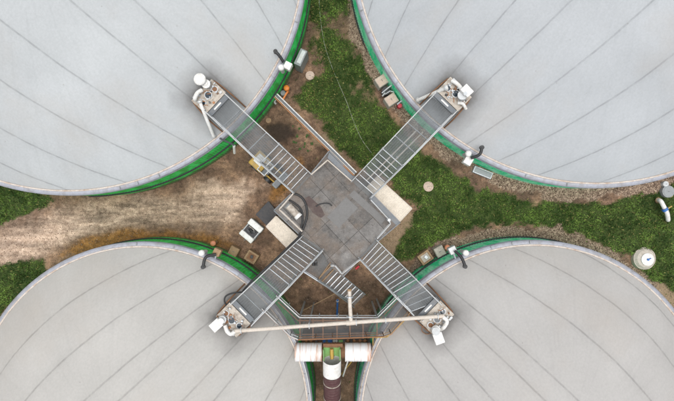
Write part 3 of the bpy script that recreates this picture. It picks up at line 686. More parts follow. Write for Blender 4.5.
# ------------------------------------------------------------------ service heads at the ends of the walkways
HL = dict(TL='cream service box with round white vent lids on the upper left dome', TR='cream service box with upright square white hood on the upper right dome',
          BL='cream service box with angled white square hood on the lower left dome', BR='cream service box with white hood below it on the lower right dome')
HR = {}
for k, q in WALKS.items():
    H = q['H']; e1 = q['dir']; e2 = Vector((-e1.y, e1.x, 0)); ang = q['ang']; zt = 5.95
    hs_ = P(*HEADS[k], zt)
    L = lambda a, b2, z=zt, H=hs_, e1=e1, e2=e2: Vector((H.x, H.y, 0)) + e1 * a + e2 * b2 + Vector((0, 0, z))
    root = thing('service_box', HL[k], 'service box', (hs_.x, hs_.y, 4.0), 'service boxes on the domes'); HR[k] = root
    MB().box(L(0, 0, 5.3), (1.14, 1.78, 1.14), ang).build('housing', M['stone'], root, .02)
    MB().box(L(0, 0, zt - .05), (1.28, 1.92, .08), ang).build('cover_plate', M['plate'], root, .015)
    MB().box(L(-.85, 0, zt - .04), (.34, 1.85, .07), ang).build('threshold', M['galv_dark'], root, .01)
    MB().box(L(-.85, .05, zt), (.1, .62, .014), ang).build('nameplate', M['white'], root)
    # manhole and portholes
    for (a, b2, r, mt) in ((.05, -.05, .2, 'glass'), (-.05, .55, .16, 'glass'), (.0, -.62, .15, 'rust')):
        rg = MB().cyl(L(a, b2, zt - .01), L(a, b2, zt + .07), r + .06, n=24).build('porthole', M['galv_pale'], root)
        MB().cyl(L(a, b2, zt + .072), L(a, b2, zt + .085), r, n=24).build('glass', M[mt], rg)
    # small valves, stubs and conduit
    rr_ = random.Random(5 + ord(k[0]) + ord(k[1]))
    for _ in range(9):
        a, b2 = rr_.uniform(-.5, .55), rr_.uniform(-.85, .85); MB().cyl(L(a, b2, zt - .01), L(a, b2, zt + rr_.uniform(.08, .3)), rr_.uniform(.03, .07), n=10).build('valve_stub', M['galv'], root)
    for _ in range(12):
        a, b2 = rr_.uniform(-.55, .55), rr_.uniform(-.88, .88); w1, w2, w3 = rr_.uniform(.05, .16), rr_.uniform(.05, .2), rr_.uniform(.05, .16)
        MB().box(L(a, b2, zt - .01 + w3 / 2), (w1, w2, w3), ang + rr_.choice((0, 0, .5, -.4))).build('fitting', M[rr_.choice(('galv_dark', 'rust', 'galv', 'galv_pale', 'black', 'orange_steel'))], root)
    mb = MB()
    for _ in range(5):
        a, b2 = rr_.uniform(-.5, .4), rr_.uniform(-.8, .6); MB().tube([L(a, b2, zt + .1), L(a + rr_.uniform(.05, .2), b2 + .1, zt + .14), L(a + .2, b2 + rr_.uniform(.2, .45), zt + .07)], .022, 6, sm=4).build('conduit', M['orange_steel'], root)
    tail = TANKS[k]['r'] - math.hypot(H.x - TANKS[k]['C'].x, H.y - TANKS[k]['C'].y) - .15
    mb = MB()
    for sgn in (-1, 1):
        mb.tube([L(.6, .98 * sgn, 5.5), L(.1, 1.05 * sgn, 5.5), L(-.9, 1.12 * sgn, 5.48), L(-tail, 1.16 * sgn, 4.14)], .05, 6, sm=4)
    mb.tube([L(.6, .98, 5.5), L(.72, 0, 5.5), L(.6, -.98, 5.5)], .05, 6, sm=4)
    mb.build('clamping_edge', M['rust'], root)
    for (a, b2) in ((.62, .6), (.62, -.55)):
        MB().box(L(a, b2, zt - .02), (.14, .3, .22), ang).build('junction_box', M['galv_pale'], root, .01)
def on_head(k, px, py, z=6.1): return P(px, py, z)
# upper left: round lids
r = HR['TL']
p = P(200, 79.5, 6.7); o = MB().cyl(p - Vector((0, 0, .75)), p, .26, n=24).build('vent_stack', M['galv_pale'], r); MB().cyl(p, p + Vector((0, 0, .07)), .38, n=28).dome(p + Vector((0, 0, .07)), .38, .12, 24).build('vent_lid', M['white'], o)
p = P(206, 84, 6.45); o = MB().cyl(p - Vector((0, 0, .5)), p, .2, n=24).build('vent_stack', M['galv_pale'], r); MB().cyl(p, p + Vector((0, 0, .05)), .28, n=28).cyl(p + Vector((0, 0, .05)), p + Vector((0, 0, .12)), .13, n=16).build('vent_lid', M['white'], o)
MB().tube([P(202, 90, 6.3), P(197.5, 93, 6.4), P(195, 98, 6.3), P(195.5, 100, 6)], .13, 12, sm=5).build('elbow_pipe', M['white'], r)
pipe('drain_pipe', 'short white pipe running from the upper left service box to the rim', [P(199.5, 101, 6.3), P(207, 120, 5.9), P(214, 137, 4.3)], .11, 'white', fl=(.02, .97))
# upper right: hood
r = HR['TR']; p = P(466.5, 91, 6.7)
o = MB().cyl(P(462, 97, 5.95), P(462.5, 95, 6.55), .3, n=24).build('vent_stack', M['galv_pale'], r)
MB().box(p, (.55, .68, .3), math.radians(43)).build('square_hood', M['white'], o, .03)
MB().cyl(P(465.5, 93.5, 6.83), P(465.5, 93.5, 6.9), .12, n=16).build('hood_knob', M['galv'], o)
MB().tube([P(452, 81, 6.15), P(456, 83, 6.3), P(460, 87, 6.25), P(462, 91, 6.2)], .13, 12, sm=5).build('elbow_pipe', M['white'], r)
MB().tube([P(458, 103, 6.1), P(463, 104, 6.2), P(466, 109, 6)], .1, 12, sm=5).build('elbow_pipe', M['white'], r)
pipe('drain_pipe', 'white pipe running from the upper right service box down to the rim', [P(447, 87.5, 6.4), P(417, 100.5, 4.4)], .12, 'white', fl=(.03, .97))
# lower left: angled hood
r = HR['BL']; p = P(216.5, 324.5, 6.6)
o = MB().cyl(P(223, 319, 5.95), P(222, 320, 6.4), .26, n=24).build('vent_stack', M['galv_pale'], r)
MB().box(P(216.3, 325, 6.6), (.72, .6, .26), math.radians(42)).build('square_hood', M['white'], o, .03)
MB().cyl(P(220.5, 321.5, 6.7), P(220.5, 321.5, 6.8), .2, n=20).build('hood_cap', M['white'], o)
MB().tube([P(225, 325, 6.3), P(227, 331, 6.3), P(231, 334, 6.3), P(235, 331, 6.4)], .13, 12, sm=5).build('elbow_pipe', M['white'], r)
# lower right
r = HR['BR']; p = P(438.5, 338, 6.6)
o = MB().cyl(P(436, 329, 5.95), P(436, 330, 6.5), .28, n=24).build('vent_stack', M['white'], r)
MB().box(p, (.6, .72, .26), math.radians(20)).build('square_hood', M['white'], o, .03)
MB().cyl(P(436, 331.5, 6.55), P(436, 331.5, 6.8), .25, n=20).build('hood_cap', M['galv_pale'], o)
MB().tube([P(443, 317, 6.4), P(447, 321, 6.4), P(444, 327, 6.3), P(441, 329, 6)], .13, 12, sm=5).build('elbow_pipe', M['white'], r)

# long gas pipe between the lower heads with its branch
root = thing('gas_main', 'long cream gas pipe crossing between the two lower service boxes', 'pipe', P(235, 331, 6.4))
a, b2 = P(235, 331, 6.4), P(444, 316, 6.4)
MB().tube([a, a.lerp(b2, .5) + Vector((0, 0, -.04)), b2], .125, 14).build('main_tube', M['cream'], root)
dd = (b2 - a).normalized()
for f in (.03, .355, .58, .72, .97): p = a.lerp(b2, f); MB().cyl(p - dd * .03, p + dd * .03, .2, n=18).build('flange', M['galv_pale'], root)
j = a.lerp(b2, (351 - 235) / 209)
MB().tube([j, P(350, 306, 6.3), P(349.5, 291, 6.2)], .125, 14).cyl(j - dd * .3, j + dd * .3, .16, n=16).build('branch_tube', M['cream'], root)
for (x, y) in ((350, 316.5), (349.6, 297)): p = P(x, y, 6.3); MB().cyl(p - Vector((0, .04, 0)), p + Vector((0, .04, 0)), .22, n=18).build('flange', M['galv'], root)
MB().cyl(P(349.5, 291, 6.2), P(349.4, 289, 6.2), .14, n=14).build('end_cap', M['tan'], root)
for (x, y) in ((309, 324.5), (385, 320)): p = P(x, y, 6.2); MB().bar((p.x, p.y, 0), (p.x, p.y, 6.25), .1, .1).build('support_post', M['galv'], root)
p = P(350, 303, 6.1); MB().bar((p.x, p.y, 0), (p.x, p.y, 6.1), .1, .1).build('support_post', M['galv'], root)

# ------------------------------------------------------------------ lower catwalk along the two lower tanks
CZ = 4.9
root = thing('catwalk', 'lower rusty-railed catwalk crossing between the two lower tanks', 'walkway', P(338, 328, 0))
inner = [(276.5, 296), (299.5, 317.5), (377.5, 317.5), (398, 297)]; outer = [(262, 309), (290, 336), (298, 339.5), (384, 336.5), (391, 334), (410, 313)]
mb = MB(); mb.sheet(quad_px(inner[::-1] + outer, CZ), CZ); mb.build('deck_grating', M['grating_wide'], root)
railing(MB(), rail_px(inner[:2], CZ), CZ, r=.045).build('guard_rail', M['galv_pale'], root)
railing(MB(), rail_px(inner[1:3], CZ), CZ, r=.045).build('guard_rail', M['galv_pale'], root)
railing(MB(), rail_px(inner[2:], CZ), CZ, r=.045).build('guard_rail', M['galv_pale'], root)
railing(MB(), rail_px(outer[:3], CZ), CZ, r=.04).build('guard_rail', M['galv_pale'], root)
railing(MB(), rail_px(outer[2:4], CZ), CZ, r=.04).build('guard_rail', M['rust'], root)
railing(MB(), rail_px(outer[3:], CZ), CZ, r=.04).build('guard_rail', M['tan'], root)
mb = MB()
for pl in (inner, outer):
    for (x0, y0), (x1, y1) in zip(pl[:-1], pl[1:]): mb.bar(P(x0, y0, CZ - .09), P(x1, y1, CZ - .09), .07, .16)
mb.build('edge_beam', M['orange_steel'], root)
mb = MB()
for x in (300, 313, 323, 337, 350, 363, 377): mb.bar(P(x, 318, CZ - .08), P(x, 338, CZ - .08), .07, .12)
mb.build('cross_beam', M['orange_steel'], root)
for (x, y) in ((299.5, 318), (377.5, 318), (300, 338), (382, 336)): p = P(x, y, CZ); MB().bar((p.x, p.y, 0), (p.x, p.y, CZ - .15), .12, .12).build('support_post', M['galv'], root)
# pipe runs bundled along the catwalk
pipe('pipe_run', 'rusty orange pipe along the inner edge of the lower catwalk', [P(278, 302, 3.55), P(298, 320.5, 3.55), P(378, 320.5, 3.55), P(399, 300, 3.55)], .045, 'orange_steel')
pipe('pipe_run', 'thin brown pipe along the outer edge of the lower catwalk', [P(272, 316, 3.5), P(294, 334.5, 3.5), P(380, 332.5, 3.5)], .04, 'rust')
pipe('pipe_run', 'pale pipe hugging the lower left tank beside the catwalk', [P(141.5 + 169.5 * math.cos(t), 412.8 + 169.5 * math.sin(t), 4.15) for t in np.linspace(-.66, 0, 16)], .05, 'galv_pale')
pipe('pipe_run', 'yellow pipe bending round the corner of the lower catwalk', [P(373, 350, 3.4), P(373, 337.5, 4.9), P(387, 337, 5.0), P(398, 327, 5.2), P(408, 317, 5.4)], .035, 'yellow')
pipe('pipe_run', 'pale pipe following the rim of the lower right tank', [P(534.3 - 176 * math.cos(t), 417.9 - 176 * math.sin(t), 4.15) for t in np.linspace(.5, 0, 14)], .045, 'plate')
pipe('brace_pole', 'pale pole lying slantwise over the bare soil below the steps', [P(302, 311, .6), P(336, 293, 1.4)], .045, 'tan', 'pole')

# ------------------------------------------------------------------ access stair at the south corner
root = thing('access_stair', 'steel stair with landing descending from the south corner of the roof', 'stairs', P(330, 285, 0))
mb = MB(); mb.sheet(quad_px([(304.5, 271), (322, 252.5), (330.5, 264.5), (317, 279)], ROOF_Z - .06), ROOF_Z - .06); mb.build('landing', M['grating'], root)
s0, s1 = (318, 279.5), (331, 265.5); d_ = (37, 30)
for i in range(10):
    f = i / 10; z_ = ROOF_Z - .2 - f * 3.0
    zz = max(z_, .2)
    a = (s0[0] + d_[0] * f, s0[1] + d_[1] * f - f * 3); b_ = (s1[0] + d_[0] * f * .95, s1[1] + d_[1] * f)
    f2 = f + .075; a2 = (s0[0] + d_[0] * f2, s0[1] + d_[1] * f2 - f2 * 3); b3 = (s1[0] + d_[0] * f2 * .95, s1[1] + d_[1] * f2)
    tm = MB(); tm.sheet(quad_px([a, b_, b3, a2], zz), zz); st = tm.build('step', M['grating'], root)
    MB().bar(P(*a, zz + .012), P(*b_, zz + .012), .06, .04).build('nosing', M['tan' if i < 2 else 'galv'], st)
lo = .3
railing(MB(), [tuple(P(304.5, 272.5, ROOF_Z + RAIL)[:2]), tuple(P(317.5, 281, ROOF_Z + RAIL)[:2]), tuple(P(351, 304, lo + RAIL + .6)[:2])], [ROOF_Z - .06, ROOF_Z - .1, lo], r=.05, posts=1.0).build('handrail', M['galv'], root)
railing(MB(), [tuple(P(330.5, 264.5, ROOF_Z + RAIL)[:2]), tuple(P(318, 279.5, ROOF_Z)[:2])], [ROOF_Z - .2] * 2, hgt=.25, r=.03).build('toe_rail', M['tan'], root)
mb = MB(); mb.bar(P(318, 280, ROOF_Z - .3), P(354, 307, .2), .06, .2); mb.bar(P(331, 266, ROOF_Z - .3), P(365, 294, .2), .06, .2); mb.build('stringer', M['galv'], root)
root = thing('work_boot', 'black rubber boots standing on the stair landing', 'boots', P(314.5, 263, ROOF_Z - .06))
for dx_ in (-.08, .1):
    c0 = P(314.5, 262, ROOF_Z + .1) + Vector((dx_, 0, 0))
    MB().tube([c0 + Vector((0, .05, .2)), c0 + Vector((0, .04, .0)), c0 + Vector((0, -.06, -.08)), c0 + Vector((0, -.26, -.09))], .085, 10, sm=5).build('boot', M['black'], root)
pipe('standpipe', 'short blue standpipe rising beside the foot of the stair', [P(337, 316, .1), P(337.5, 300, 1.4)], .07, 'blue', fl=(.95,))
MBr = thing('fire_extinguisher', 'small red cylinder lying below the roof edge by the lower right walkway', 'extinguisher', P(357, 267.5, 1.6))
MB().cyl(P(355.5, 269, 1.6), P(359, 266, 1.6), .09, n=14).build('cylinder', M['red'], MBr); MB().cyl(P(359, 266, 1.6), P(360, 265.2, 1.6), .04, n=10).build('nozzle', M['black'], MBr)
MB().bar(P(357, 267.5, .0), P(357, 267.5, 1.5), .06, .06).build('bracket', M['grey'], MBr)

# ------------------------------------------------------------------ feed hopper and conveyor at the bottom
root = thing('mixing_drum', 'large horizontal white drum with rust streaks between the lower tanks', 'drum', P(333, 352, 0))
rz_ = 4.3; R_ = .61
m, nt, b = base_mat('rust_streaked_white_drum'); v = coords(nt)
mp = N(nt, 'ShaderNodeMapping'); mp.inputs['Scale'].default_value = (7.5, .4, .4); nt.links.new(v, mp.inputs[0])
f = ramp(nt, noise(nt, mp.outputs[0], 1.0, 6, .65), [(.50, 0), (.62, 1)])
sp = N(nt, 'ShaderNodeSeparateXYZ'); nt.links.new(v, sp.inputs[0])
near = ramp(nt, mth(nt, 'DIVIDE', mth(nt, 'ABSOLUTE', sp.outputs[0]), 2.8), [(.2, 1), (.6, .35), (.95, .9)])
c = mix(nt, mth(nt, 'MULTIPLY', f, near), (.76, .77, .78), mix(nt, noise(nt, v, 6, 5), (.62, .26, .07), (.3, .11, .04)))
nt.links.new(c, b.inputs['Base Color']); b.inputs['Roughness'].default_value = .45
for x0, x1 in ((295.5, 322), (345, 370.5)):
    a, b2 = P(x0, 352, rz_), P(x1, 352, rz_); o = MB().cyl(a, b2, R_, n=48).build('drum_shell', m, root)
    mb = MB()
    for f in (.02, .33, .66, .98): p = a.lerp(b2, f); mb.cyl(p - Vector((.02, 0, 0)), p + Vector((.02, 0, 0)), R_ + .02, n=48)
    mb.build('band', m, o)
a, b2 = P(322, 351, rz_), P(345, 351, rz_); MB().cyl(a, b2, R_ * .72, n=32).build('centre_housing', M['rust'], root)
MB().box(P(333, 345, 4.9), (1.3, .25, .3)).build('inlet_frame', M['rust'], root, .02)
mb = MB()
for x in (300, 318, 350, 366): p = P(x, 352, 0); mb.box((p.x, P(x, 352, rz_).y, 1.9), (.15, .9, 3.9))
mb.build('saddle', M['galv_dark'], root)
root = thing('feed_conveyor', 'white open-topped conveyor tube with maroon ribbed bellows at bottom centre', 'conveyor', P(332, 375, 0))
def open_tube(mb, a, b2, r, a0, a1, n=28, th=.03):
    a = Vector(a); b2 = Vector(b2); dd = (b2 - a).normalized(); e1 = dd.cross(Vector((0, 0, 1))).normalized(); e2 = e1.cross(dd)
    ring_ = lambda p, rr: [p + (e1 * math.cos(t) + e2 * math.sin(t)) * rr for t in np.linspace(a0, a1, n)]
    vs_ = ring_(a, r) + ring_(b2, r) + ring_(a, r - th) + ring_(b2, r - th); fs = []
    for i in range(n - 1): fs += [(i, i + 1, n + i + 1, n + i), (2 * n + i, 3 * n + i, 3 * n + i + 1, 2 * n + i + 1)]
    mb.add(vs_, fs, True); return mb
zt0, zt1 = 5.35, 4.9
a, b2, c2 = P(331.7, 348.5, zt0), P(332, 359, zt0 - .05), P(332, 373.5, zt1)
open_tube(MB(), a, b2, .59, math.radians(150), math.radians(390)).build('trough', M['lime'], root)
MB().cyl(a + Vector((0, -.05, -.1)), b2 + Vector((0, 0, -.1)), .13, n=14).build('screw', M['yellow'], root)
MB().cyl(b2, c2, .60, n=48, cap=False).build('white_tube', M['white'], root)
e = P(332.5, 425, 2.6); mb = MB(); dd = (e - c2); nseg = 22
prof = []
for i in range(nseg * 2 + 1):
    t = i / (nseg * 2); prof.append((c2 + dd * t, .575 + (.02 if i % 2 else 0)))
for (p, r0), (p2, r1) in zip(prof[:-1], prof[1:]): mb.cyl(p, p2, r0, r1, n=36, cap=False)
o = mb.build('bellows', M['maroon'], root)
for f in (.13, .42, .7): p = c2 + dd * f; MB().cyl(p, p + dd.normalized() * .06, .61, n=40).build('hoop', M['plate'], o)
for y in (366, 385, 400): p = P(332, y, 3.0); MB().bar((p.x, p.y, 0), (p.x, p.y, 3.6), .3, .3).build('support_post', M['galv_dark'], root)
# fittings behind the drum
root = thing('pump_group', 'cluster of blue pump and rusty valves behind the white drum', 'pump', P(333, 341, 0))
MB().cyl(P(328, 341, 3.0), P(332, 340.5, 3.0), .15, n=16).build('blue_motor', M['blue'], root)
MB().cyl(P(323, 341.5, 2.9), P(325.5, 341.5, 2.9), .15, n=16).build('blue_motor', M['blue'], root)
mb = MB()
for x in (334, 336.5): mb.dome(P(x, 340.8, 3.0), .1, .1, 12)
mb.build('white_cap', M['white'], root)
MB().tube([P(303, 341.5, 2.8), P(322, 341.5, 2.8)], .07, 8).tube([P(345, 341, 2.8), P(369, 341, 2.8)], .07, 8).tube([P(303, 341.5, 2.8), P(303, 341.5, 0)], .07, 8).tube([P(369, 341, 2.8), P(369, 341, 0)], .07, 8).build('rusty_pipe', M['rust'], root)
mb = MB()
for x in (306, 311, 316, 348, 354, 360, 365): mb.cyl(P(x, 341.5, 2.7), P(x, 340.5, 3.05), .1, n=10)
mb.build('valve', M['orange_steel'], root)
MB().tube([P(339, 341, 2.9), P(343, 341, 2.95)], .09, 10).build('green_valve', M['lime'], root)
MB().box((P(333, 341, 2.7).x, P(333, 341, 2.7).y, 1.3), (4.6, .2, 2.6)).build('frame', M['galv_dark'], root)
pipe('support_pole', 'slanting white pole beside the white conveyor tube', [P(343, 376, 2.0), P(348, 360, 4.0)], .06, 'white', 'pole')
pipe('support_pole', 'slanting yellow pole beside the white conveyor tube', [P(341.5, 374, 2.0), P(352, 361, 4.0)], .04, 'yellow', 'pole')

# ------------------------------------------------------------------ yard objects
def rot_box_thing(px, py, size, ang, top_mt, name, lab, cat, group=None, h=.8, lid=None, hole=None):
    g_ = G(px, py, h); rt = thing(name, lab, cat, g_, group)
    z1 = g_.z + h
    MB().box((g_.x, g_.y, g_.z + h / 2 - .1), (size[0], size[1], h + .2), ang).build('shaft', M[top_mt], rt, .03)
    e1 = Vector((math.cos(ang), math.sin(ang), 0)); e2 = Vector((-e1.y, e1.x, 0)); o = Vector((g_.x, g_.y, z1))
    if hole:
        MB().box(o + Vector((0, 0, .012)), (size[0] * .62, size[1] * .62, .02), ang).build('hatch', M[hole], rt, .005)
        mb = MB()
        for s in (-1, 1):
            mb.box(o + e1 * (s * size[0] * .42) + Vector((0, 0, .03)), (size[0] * .12, size[1] * .96, .06), ang)
            mb.box(o + e2 * (s * size[1] * .42) + Vector((0, 0, .03)), (size[0] * .72, size[1] * .12, .06), ang)
        mb.build('rim', M[top_mt], rt, .01)
        MB().box(o + Vector((.03, .03, .06)), (size[0] * .22, size[1] * .3, .1), ang + .3).build('handle', M['black' if hole != 'stone' else 'galv'], rt, .01)
    else:
        MB().box(o + Vector((0, 0, .02)), (size[0] * .9, size[1] * .9, .04), ang).build('lid', M[lid or top_mt], rt, .015)
        MB().bar(o + e1 * -.1 + Vector((0, 0, .06)), o + e1 * .1 + Vector((0, 0, .06)), .03, .03).build('handle', M['galv_dark'], rt)
    return rt
rot_box_thing(251.5, 257, (.92, .8), math.radians(-32), 'tan', 'shaft_box', 'larger tan shaft box with dark hatch beside the lower left walkway', 'box', 'tan shaft boxes', hole='rust')
rot_box_thing(233.5, 251.5, (.7, .72), math.radians(-28), 'tan', 'shaft_box', 'plain tan shaft box above the green rim, between salmon cap and dark-hatched box', 'box', 'tan shaft boxes')
rot_box_thing(425.5, 257.5, (.98, .85), math.radians(35), 'tan', 'shaft_box', 'brown shaft box with open grey hatch by the lower right walkway', 'box', 'tan shaft boxes', hole='stone')
rot_box_thing(440, 251.5, (.72, .74), math.radians(28), 'stone', 'shaft_box', 'pale sandy shaft box on gravel left of the salmon cap', 'box', 'tan shaft boxes')
for (x, y, lab, ang) in ((382, 80.5, 'upper of two pale boxes against the sea-green wall', -57), (391.5, 99.5, 'lower of two pale boxes against the sea-green wall', -57)):
    rot_box_thing(x, y, (.72, .86), math.radians(ang), 'stone', 'control_box', lab, 'box', 'pale boxes beside the upper right tank', h=.9, lid='pinkish')
root = thing('valve_stand', 'steel valve fittings between the two pale boxes by the upper right tank', 'valve', G(387, 90, .6))
MB().tube([P(382, 93, 2.6), P(388, 88, 2.9), P(392, 85, 2.9)], .05, 8).tube([P(384, 95, 2.4), P(390, 91, 2.8), P(394, 92, 2.7)], .04, 8).build('pipework', M['galv_pale'], root)
g_ = G(386, 91, .6); MB().cyl(g_, g_ + Vector((0, 0, .7)), .3, n=20).build('body', M['black'], root)
MB().cyl(P(382.5, 96, 2.5), P(385, 93, 2.7), .06, n=10).build('spindle', M['galv_pale'], root)
root = thing('hose_reel', 'red and grey fitting at the foot of the wall by the lower pale box', 'fitting', G(399, 107, .5))
MB().cyl(G(399, 107), G(399, 107) + Vector((0, 0, .5)), .16, n=14).build('red_body', M['red'], root); MB().tube([G(396, 106) + Vector((0, 0, .6)), G(403, 101) + Vector((0, 0, .8))], .07, 8).build('arm', M['galv'], root)

def disc(px, py, r, mt, name, lab, cat, h=.12, group=None, rim=True):
    g_ = G(px, py, h); rt = thing(name, lab, cat, g_, group)
    MB().cyl(g_ - Vector((0, 0, .2)), g_ + Vector((0, 0, h)), r, n=36).build('ring', M[mt], rt, .01)
    o = MB().cyl(g_ + Vector((0, 0, h)), g_ + Vector((0, 0, h + .02)), r * .8, n=32).build('cover', M[mt], rt, .005)
    MB().bar(g_ + Vector((-.06, 0, h + .03)), g_ + Vector((.06, 0, h + .03)), .03, .02).build('handle', M['galv_dark'], rt)
    return rt
disc(310, 75.5, .34, 'pinkish', 'manhole', 'pale round manhole in grass by the upper left tank', 'manhole')
disc(428.5, 186.5, .37, 'pinkish', 'manhole', 'pinkish round manhole cover on the lawn right of the platform', 'manhole')
disc(268.5, 120.5, .21, 'tan', 'manhole', 'small tan round cover beside the dark soil heap', 'manhole')
# salmon / orange round caps
for (x, y, r, mt, lab) in ((213, 243.5, .21, 'salmon', 'salmon round cap on top of the green rim, lower left tank'), (447.5, 247.5, .2, 'salmon', 'salmon cone cap on gravel by the lower right tank'),
                           (286.5, 88, .22, 'orange', 'bright orange round cap beside the upper left tank')):
    h = 1.0; g_ = G(x, y, h); rt = thing('marker_post', lab, 'post', g_)
    MB().cyl(g_, g_ + Vector((0, 0, h - .06)), r * .5, n=14).build('post', M['tan'], rt)
    MB().cyl(g_ + Vector((0, 0, h - .08)), g_ + Vector((0, 0, h)), r, n=20).dome(g_ + Vector((0, 0, h)), r, .1, 20).build('cap', M[mt], rt)
root = thing('orange_frame', 'small orange pipe frame with grey pump against the upper left wall', 'frame', G(284, 98, .5))
a = G(288, 91, .7) + Vector((0, 0, .7)); b2 = G(281, 103, .7) + Vector((0, 0, .7)); c2 = G(278, 99, .7) + Vector((0, 0, .7))
MB().bar(a, b2, .12, .12).bar(a, (a.x, a.y, 0), .08, .08).bar(b2, (b2.x, b2.y, 0), .08, .08).build('rail', M['orange'], root)
MB().cyl(G(283, 93, .5), G(283, 93, .5) + Vector((0, 0, .5)), .2, n=16).build('pump_body', M['grey'], root)
MB().tube([G(276, 104, .3) + Vector((0, 0, .3)), G(274.5, 102, .4) + Vector((0, 0, .4)), G(276, 99, .4) + Vector((0, 0, .4))], .08, 10, sm=4).build('elbow', M['galv_pale'], root)
# duct from the upper left tank to the roof
root = thing('pipe_rack', 'straight rack of white pipe, dark tray and orange pipe crossing to the roof', 'pipe rack', P(276, 95, 2.4))
for (ox, oy, rr, mt, nm) in ((1.1, -1.1, .04, 'white', 'white_pipe'), (-1.0, 1.0, .028, 'cream', 'cream_pipe'), (-1.9, 2.0, .04, 'orange_steel', 'orange_pipe')):
    MB().tube([P(276 + ox, 95 + oy, 3.0), P(355.5 + ox, 173.5 + oy, 4.4)], rr, 8).build(nm, M[mt], root)
MB().bar(P(276, 95, 2.95), P(355.5, 173.5, 4.35), .16, .06).build('cable_tray', M['galv_dark'], root)
for (x, y) in ((296, 114.8), (318, 136.5)): p = P(x, y, 3.1); MB().bar((p.x, p.y, 0), (p.x, p.y, 3.05), .08, .08).build('support_post', M['galv'], root)

# cream container roofs either side of the building
def container(name, lab, q_, zt, mt):
    pts = quad_px(q_, zt); c = Vector((sum(p[0] for p in pts) / 4, sum(p[1] for p in pts) / 4, 0)); rt = thing(name, lab, 'container', c, 'cream containers beside the building')
    MB().prism([(c.x + (p[0] - c.x) * .96, c.y + (p[1] - c.y) * .96) for p in pts], -.1, zt - .1).build('wall', M['cream'], rt)
    MB().prism(pts, zt - .1, zt).build('roof', M[mt], rt, .02)
    a, b2, c2, d2 = [Vector((*p, zt + .015)) for p in pts]; mb = MB()
    n = 26
    for i in range(1, n): mb.bar(a.lerp(b2, i / n), d2.lerp(c2, i / n), .035, .03)
    mb.build('roof_rib', M[mt], rt)
    mb = MB()
    for u, v_ in ((a, b2), (b2, c2), (c2, d2), (d2, a)): mb.bar(u, v_, .05, .06)
    mb.build('roof_trim', M['cream'], rt)
container('container', 'cream ribbed container roof under the lawn-side walkway steps', [(377, 176.5), (412, 208.5), (400, 221.5), (366.5, 187.5)], 2.9, 'container')
container('container', 'small cream ribbed container roof left of the building', [(276, 216), (299, 237.5), (287, 248), (266, 226.5)], 2.6, 'container')
root = thing('dark_tank', 'flat dark grey box lid beside the small cream container', 'box', P(266.5, 213, 0))
MB().prism(quad_px([(268.5, 201.5), (277.5, 213), (266.5, 225), (256, 214.5)], .7), -.1, .65).build('body', M['galv_dark'], root, .02)
MB().prism(quad_px([(268.5, 201), (278, 213), (266.5, 225.5), (255.5, 214.5)], .7), .652, .72).build('lid', M['dark_mat'], root, .02)

# white compact machine in the yard
root = thing('utility_trailer', 'white compact utility trailer with open black engine bay in the yard', 'trailer', P(251, 231, 0))
ang = math.radians(-54)    # long axis direction in world (photo: from lower left to upper right)
cz = P(251, 231, 1.0); e1 = Vector((math.cos(math.radians(50)), math.sin(math.radians(50)), 0)); e2 = Vector((-e1.y, e1.x, 0))
def T(a, b2, z): return Vector((cz.x, cz.y, 0)) + e1 * a + e2 * b2 + Vector((0, 0, z))
A5 = math.radians(50)
MB().box(T(0, 0, .48), (1.5, 1.2, .5), A5).build('chassis', M['grey'], root, .04)
MB().box(T(.52, 0, .86), (.48, 1.26, .34), A5).build('hood', M['white'], root, .07)
MB().box(T(-.55, 0, .84), (.42, 1.22, .3), A5).build('hood', M['white'], root, .07)
for b2 in (.52, -.52): MB().box(T(-.02, b2, .74), (.72, .05, .2), A5).build('side_panel', M['galv_pale'], root, .01)
o = MB().box(T(-.02, 0, .74), (.7, .98, .04), A5).build('engine_bay', M['dark_mat'], root)
MB().cyl(T(-.1, -.15, .8), T(.1, .15, .92), .12, n=12).box(T(.1, -.2, .85), (.2, .22, .2), A5 + .4).box(T(-.15, .18, .82), (.16, .3, .14), A5 - .2).build('engine', M['black'], o, .01)
MB().box(T(.18, .05, .9), (.05, .62, .06), A5).build('crossbar', M['plate'], o, .01)
for a in (-.42, .42):
    for b2 in (-.52, .52):
        w_ = MB().cyl(T(a, b2 - .08, .26), T(a, b2 + .08, .26), .26, n=20).build('wheel', M['black'], root); MB().cyl(T(a, b2 - .09, .26), T(a, b2 + .09, .26), .12, n=14).build('rim', M['galv'], w_)
MB().bar(T(-.7, 0, .4), T(-1.0, 0, .35), .08, .08).build('drawbar', M['galv_dark'], root)

# yellow loader below the upper left walkway
root = thing('wheel_loader', 'yellow compact loader parked under the upper left walkway', 'loader', P(268, 170, 0))
q = WALKS['TL']; e1 = -q['dir']; e2 = Vector((-e1.y, e1.x, 0)); c0 = P(267.5, 168.5, 1.0); A6 = math.atan2(e1.y, e1.x)
def T(a, b2, z): return Vector((c0.x, c0.y, 0)) + e1 * a + e2 * b2 + Vector((0, 0, z))
MB().box(T(-.75, 0, .85), (1.2, 1.3, .9), A6).build('engine_cover', M['yellow'], root, .08)
MB().box(T(-.8, .1, 1.33), (.7, .75, .06), A6).build('grille', M['white'], root, .02)
MB().box(T(.05, 0, .7), (.6, 1.1, .5), A6).build('chassis', M['galv_dark'], root, .04)
MB().box(T(-.1, .25, 1.2), (.5, .45, .5), A6).build('seat', M['plate'], root, .05)
mb = MB()
for a in (-.35, .35):
    for b2 in (-.5, .5): mb.bar(T(a, b2, .9), T(a, b2, 2.0), .06, .06)
for b2 in (-.5, .5): mb.bar(T(-.38, b2, 2.0), T(.38, b2, 2.0), .06, .06)
for a in (-.35, .35): mb.bar(T(a, -.5, 2.0), T(a, .5, 2.0), .06, .06)
mb.build('roll_cage', M['galv_pale'], root)
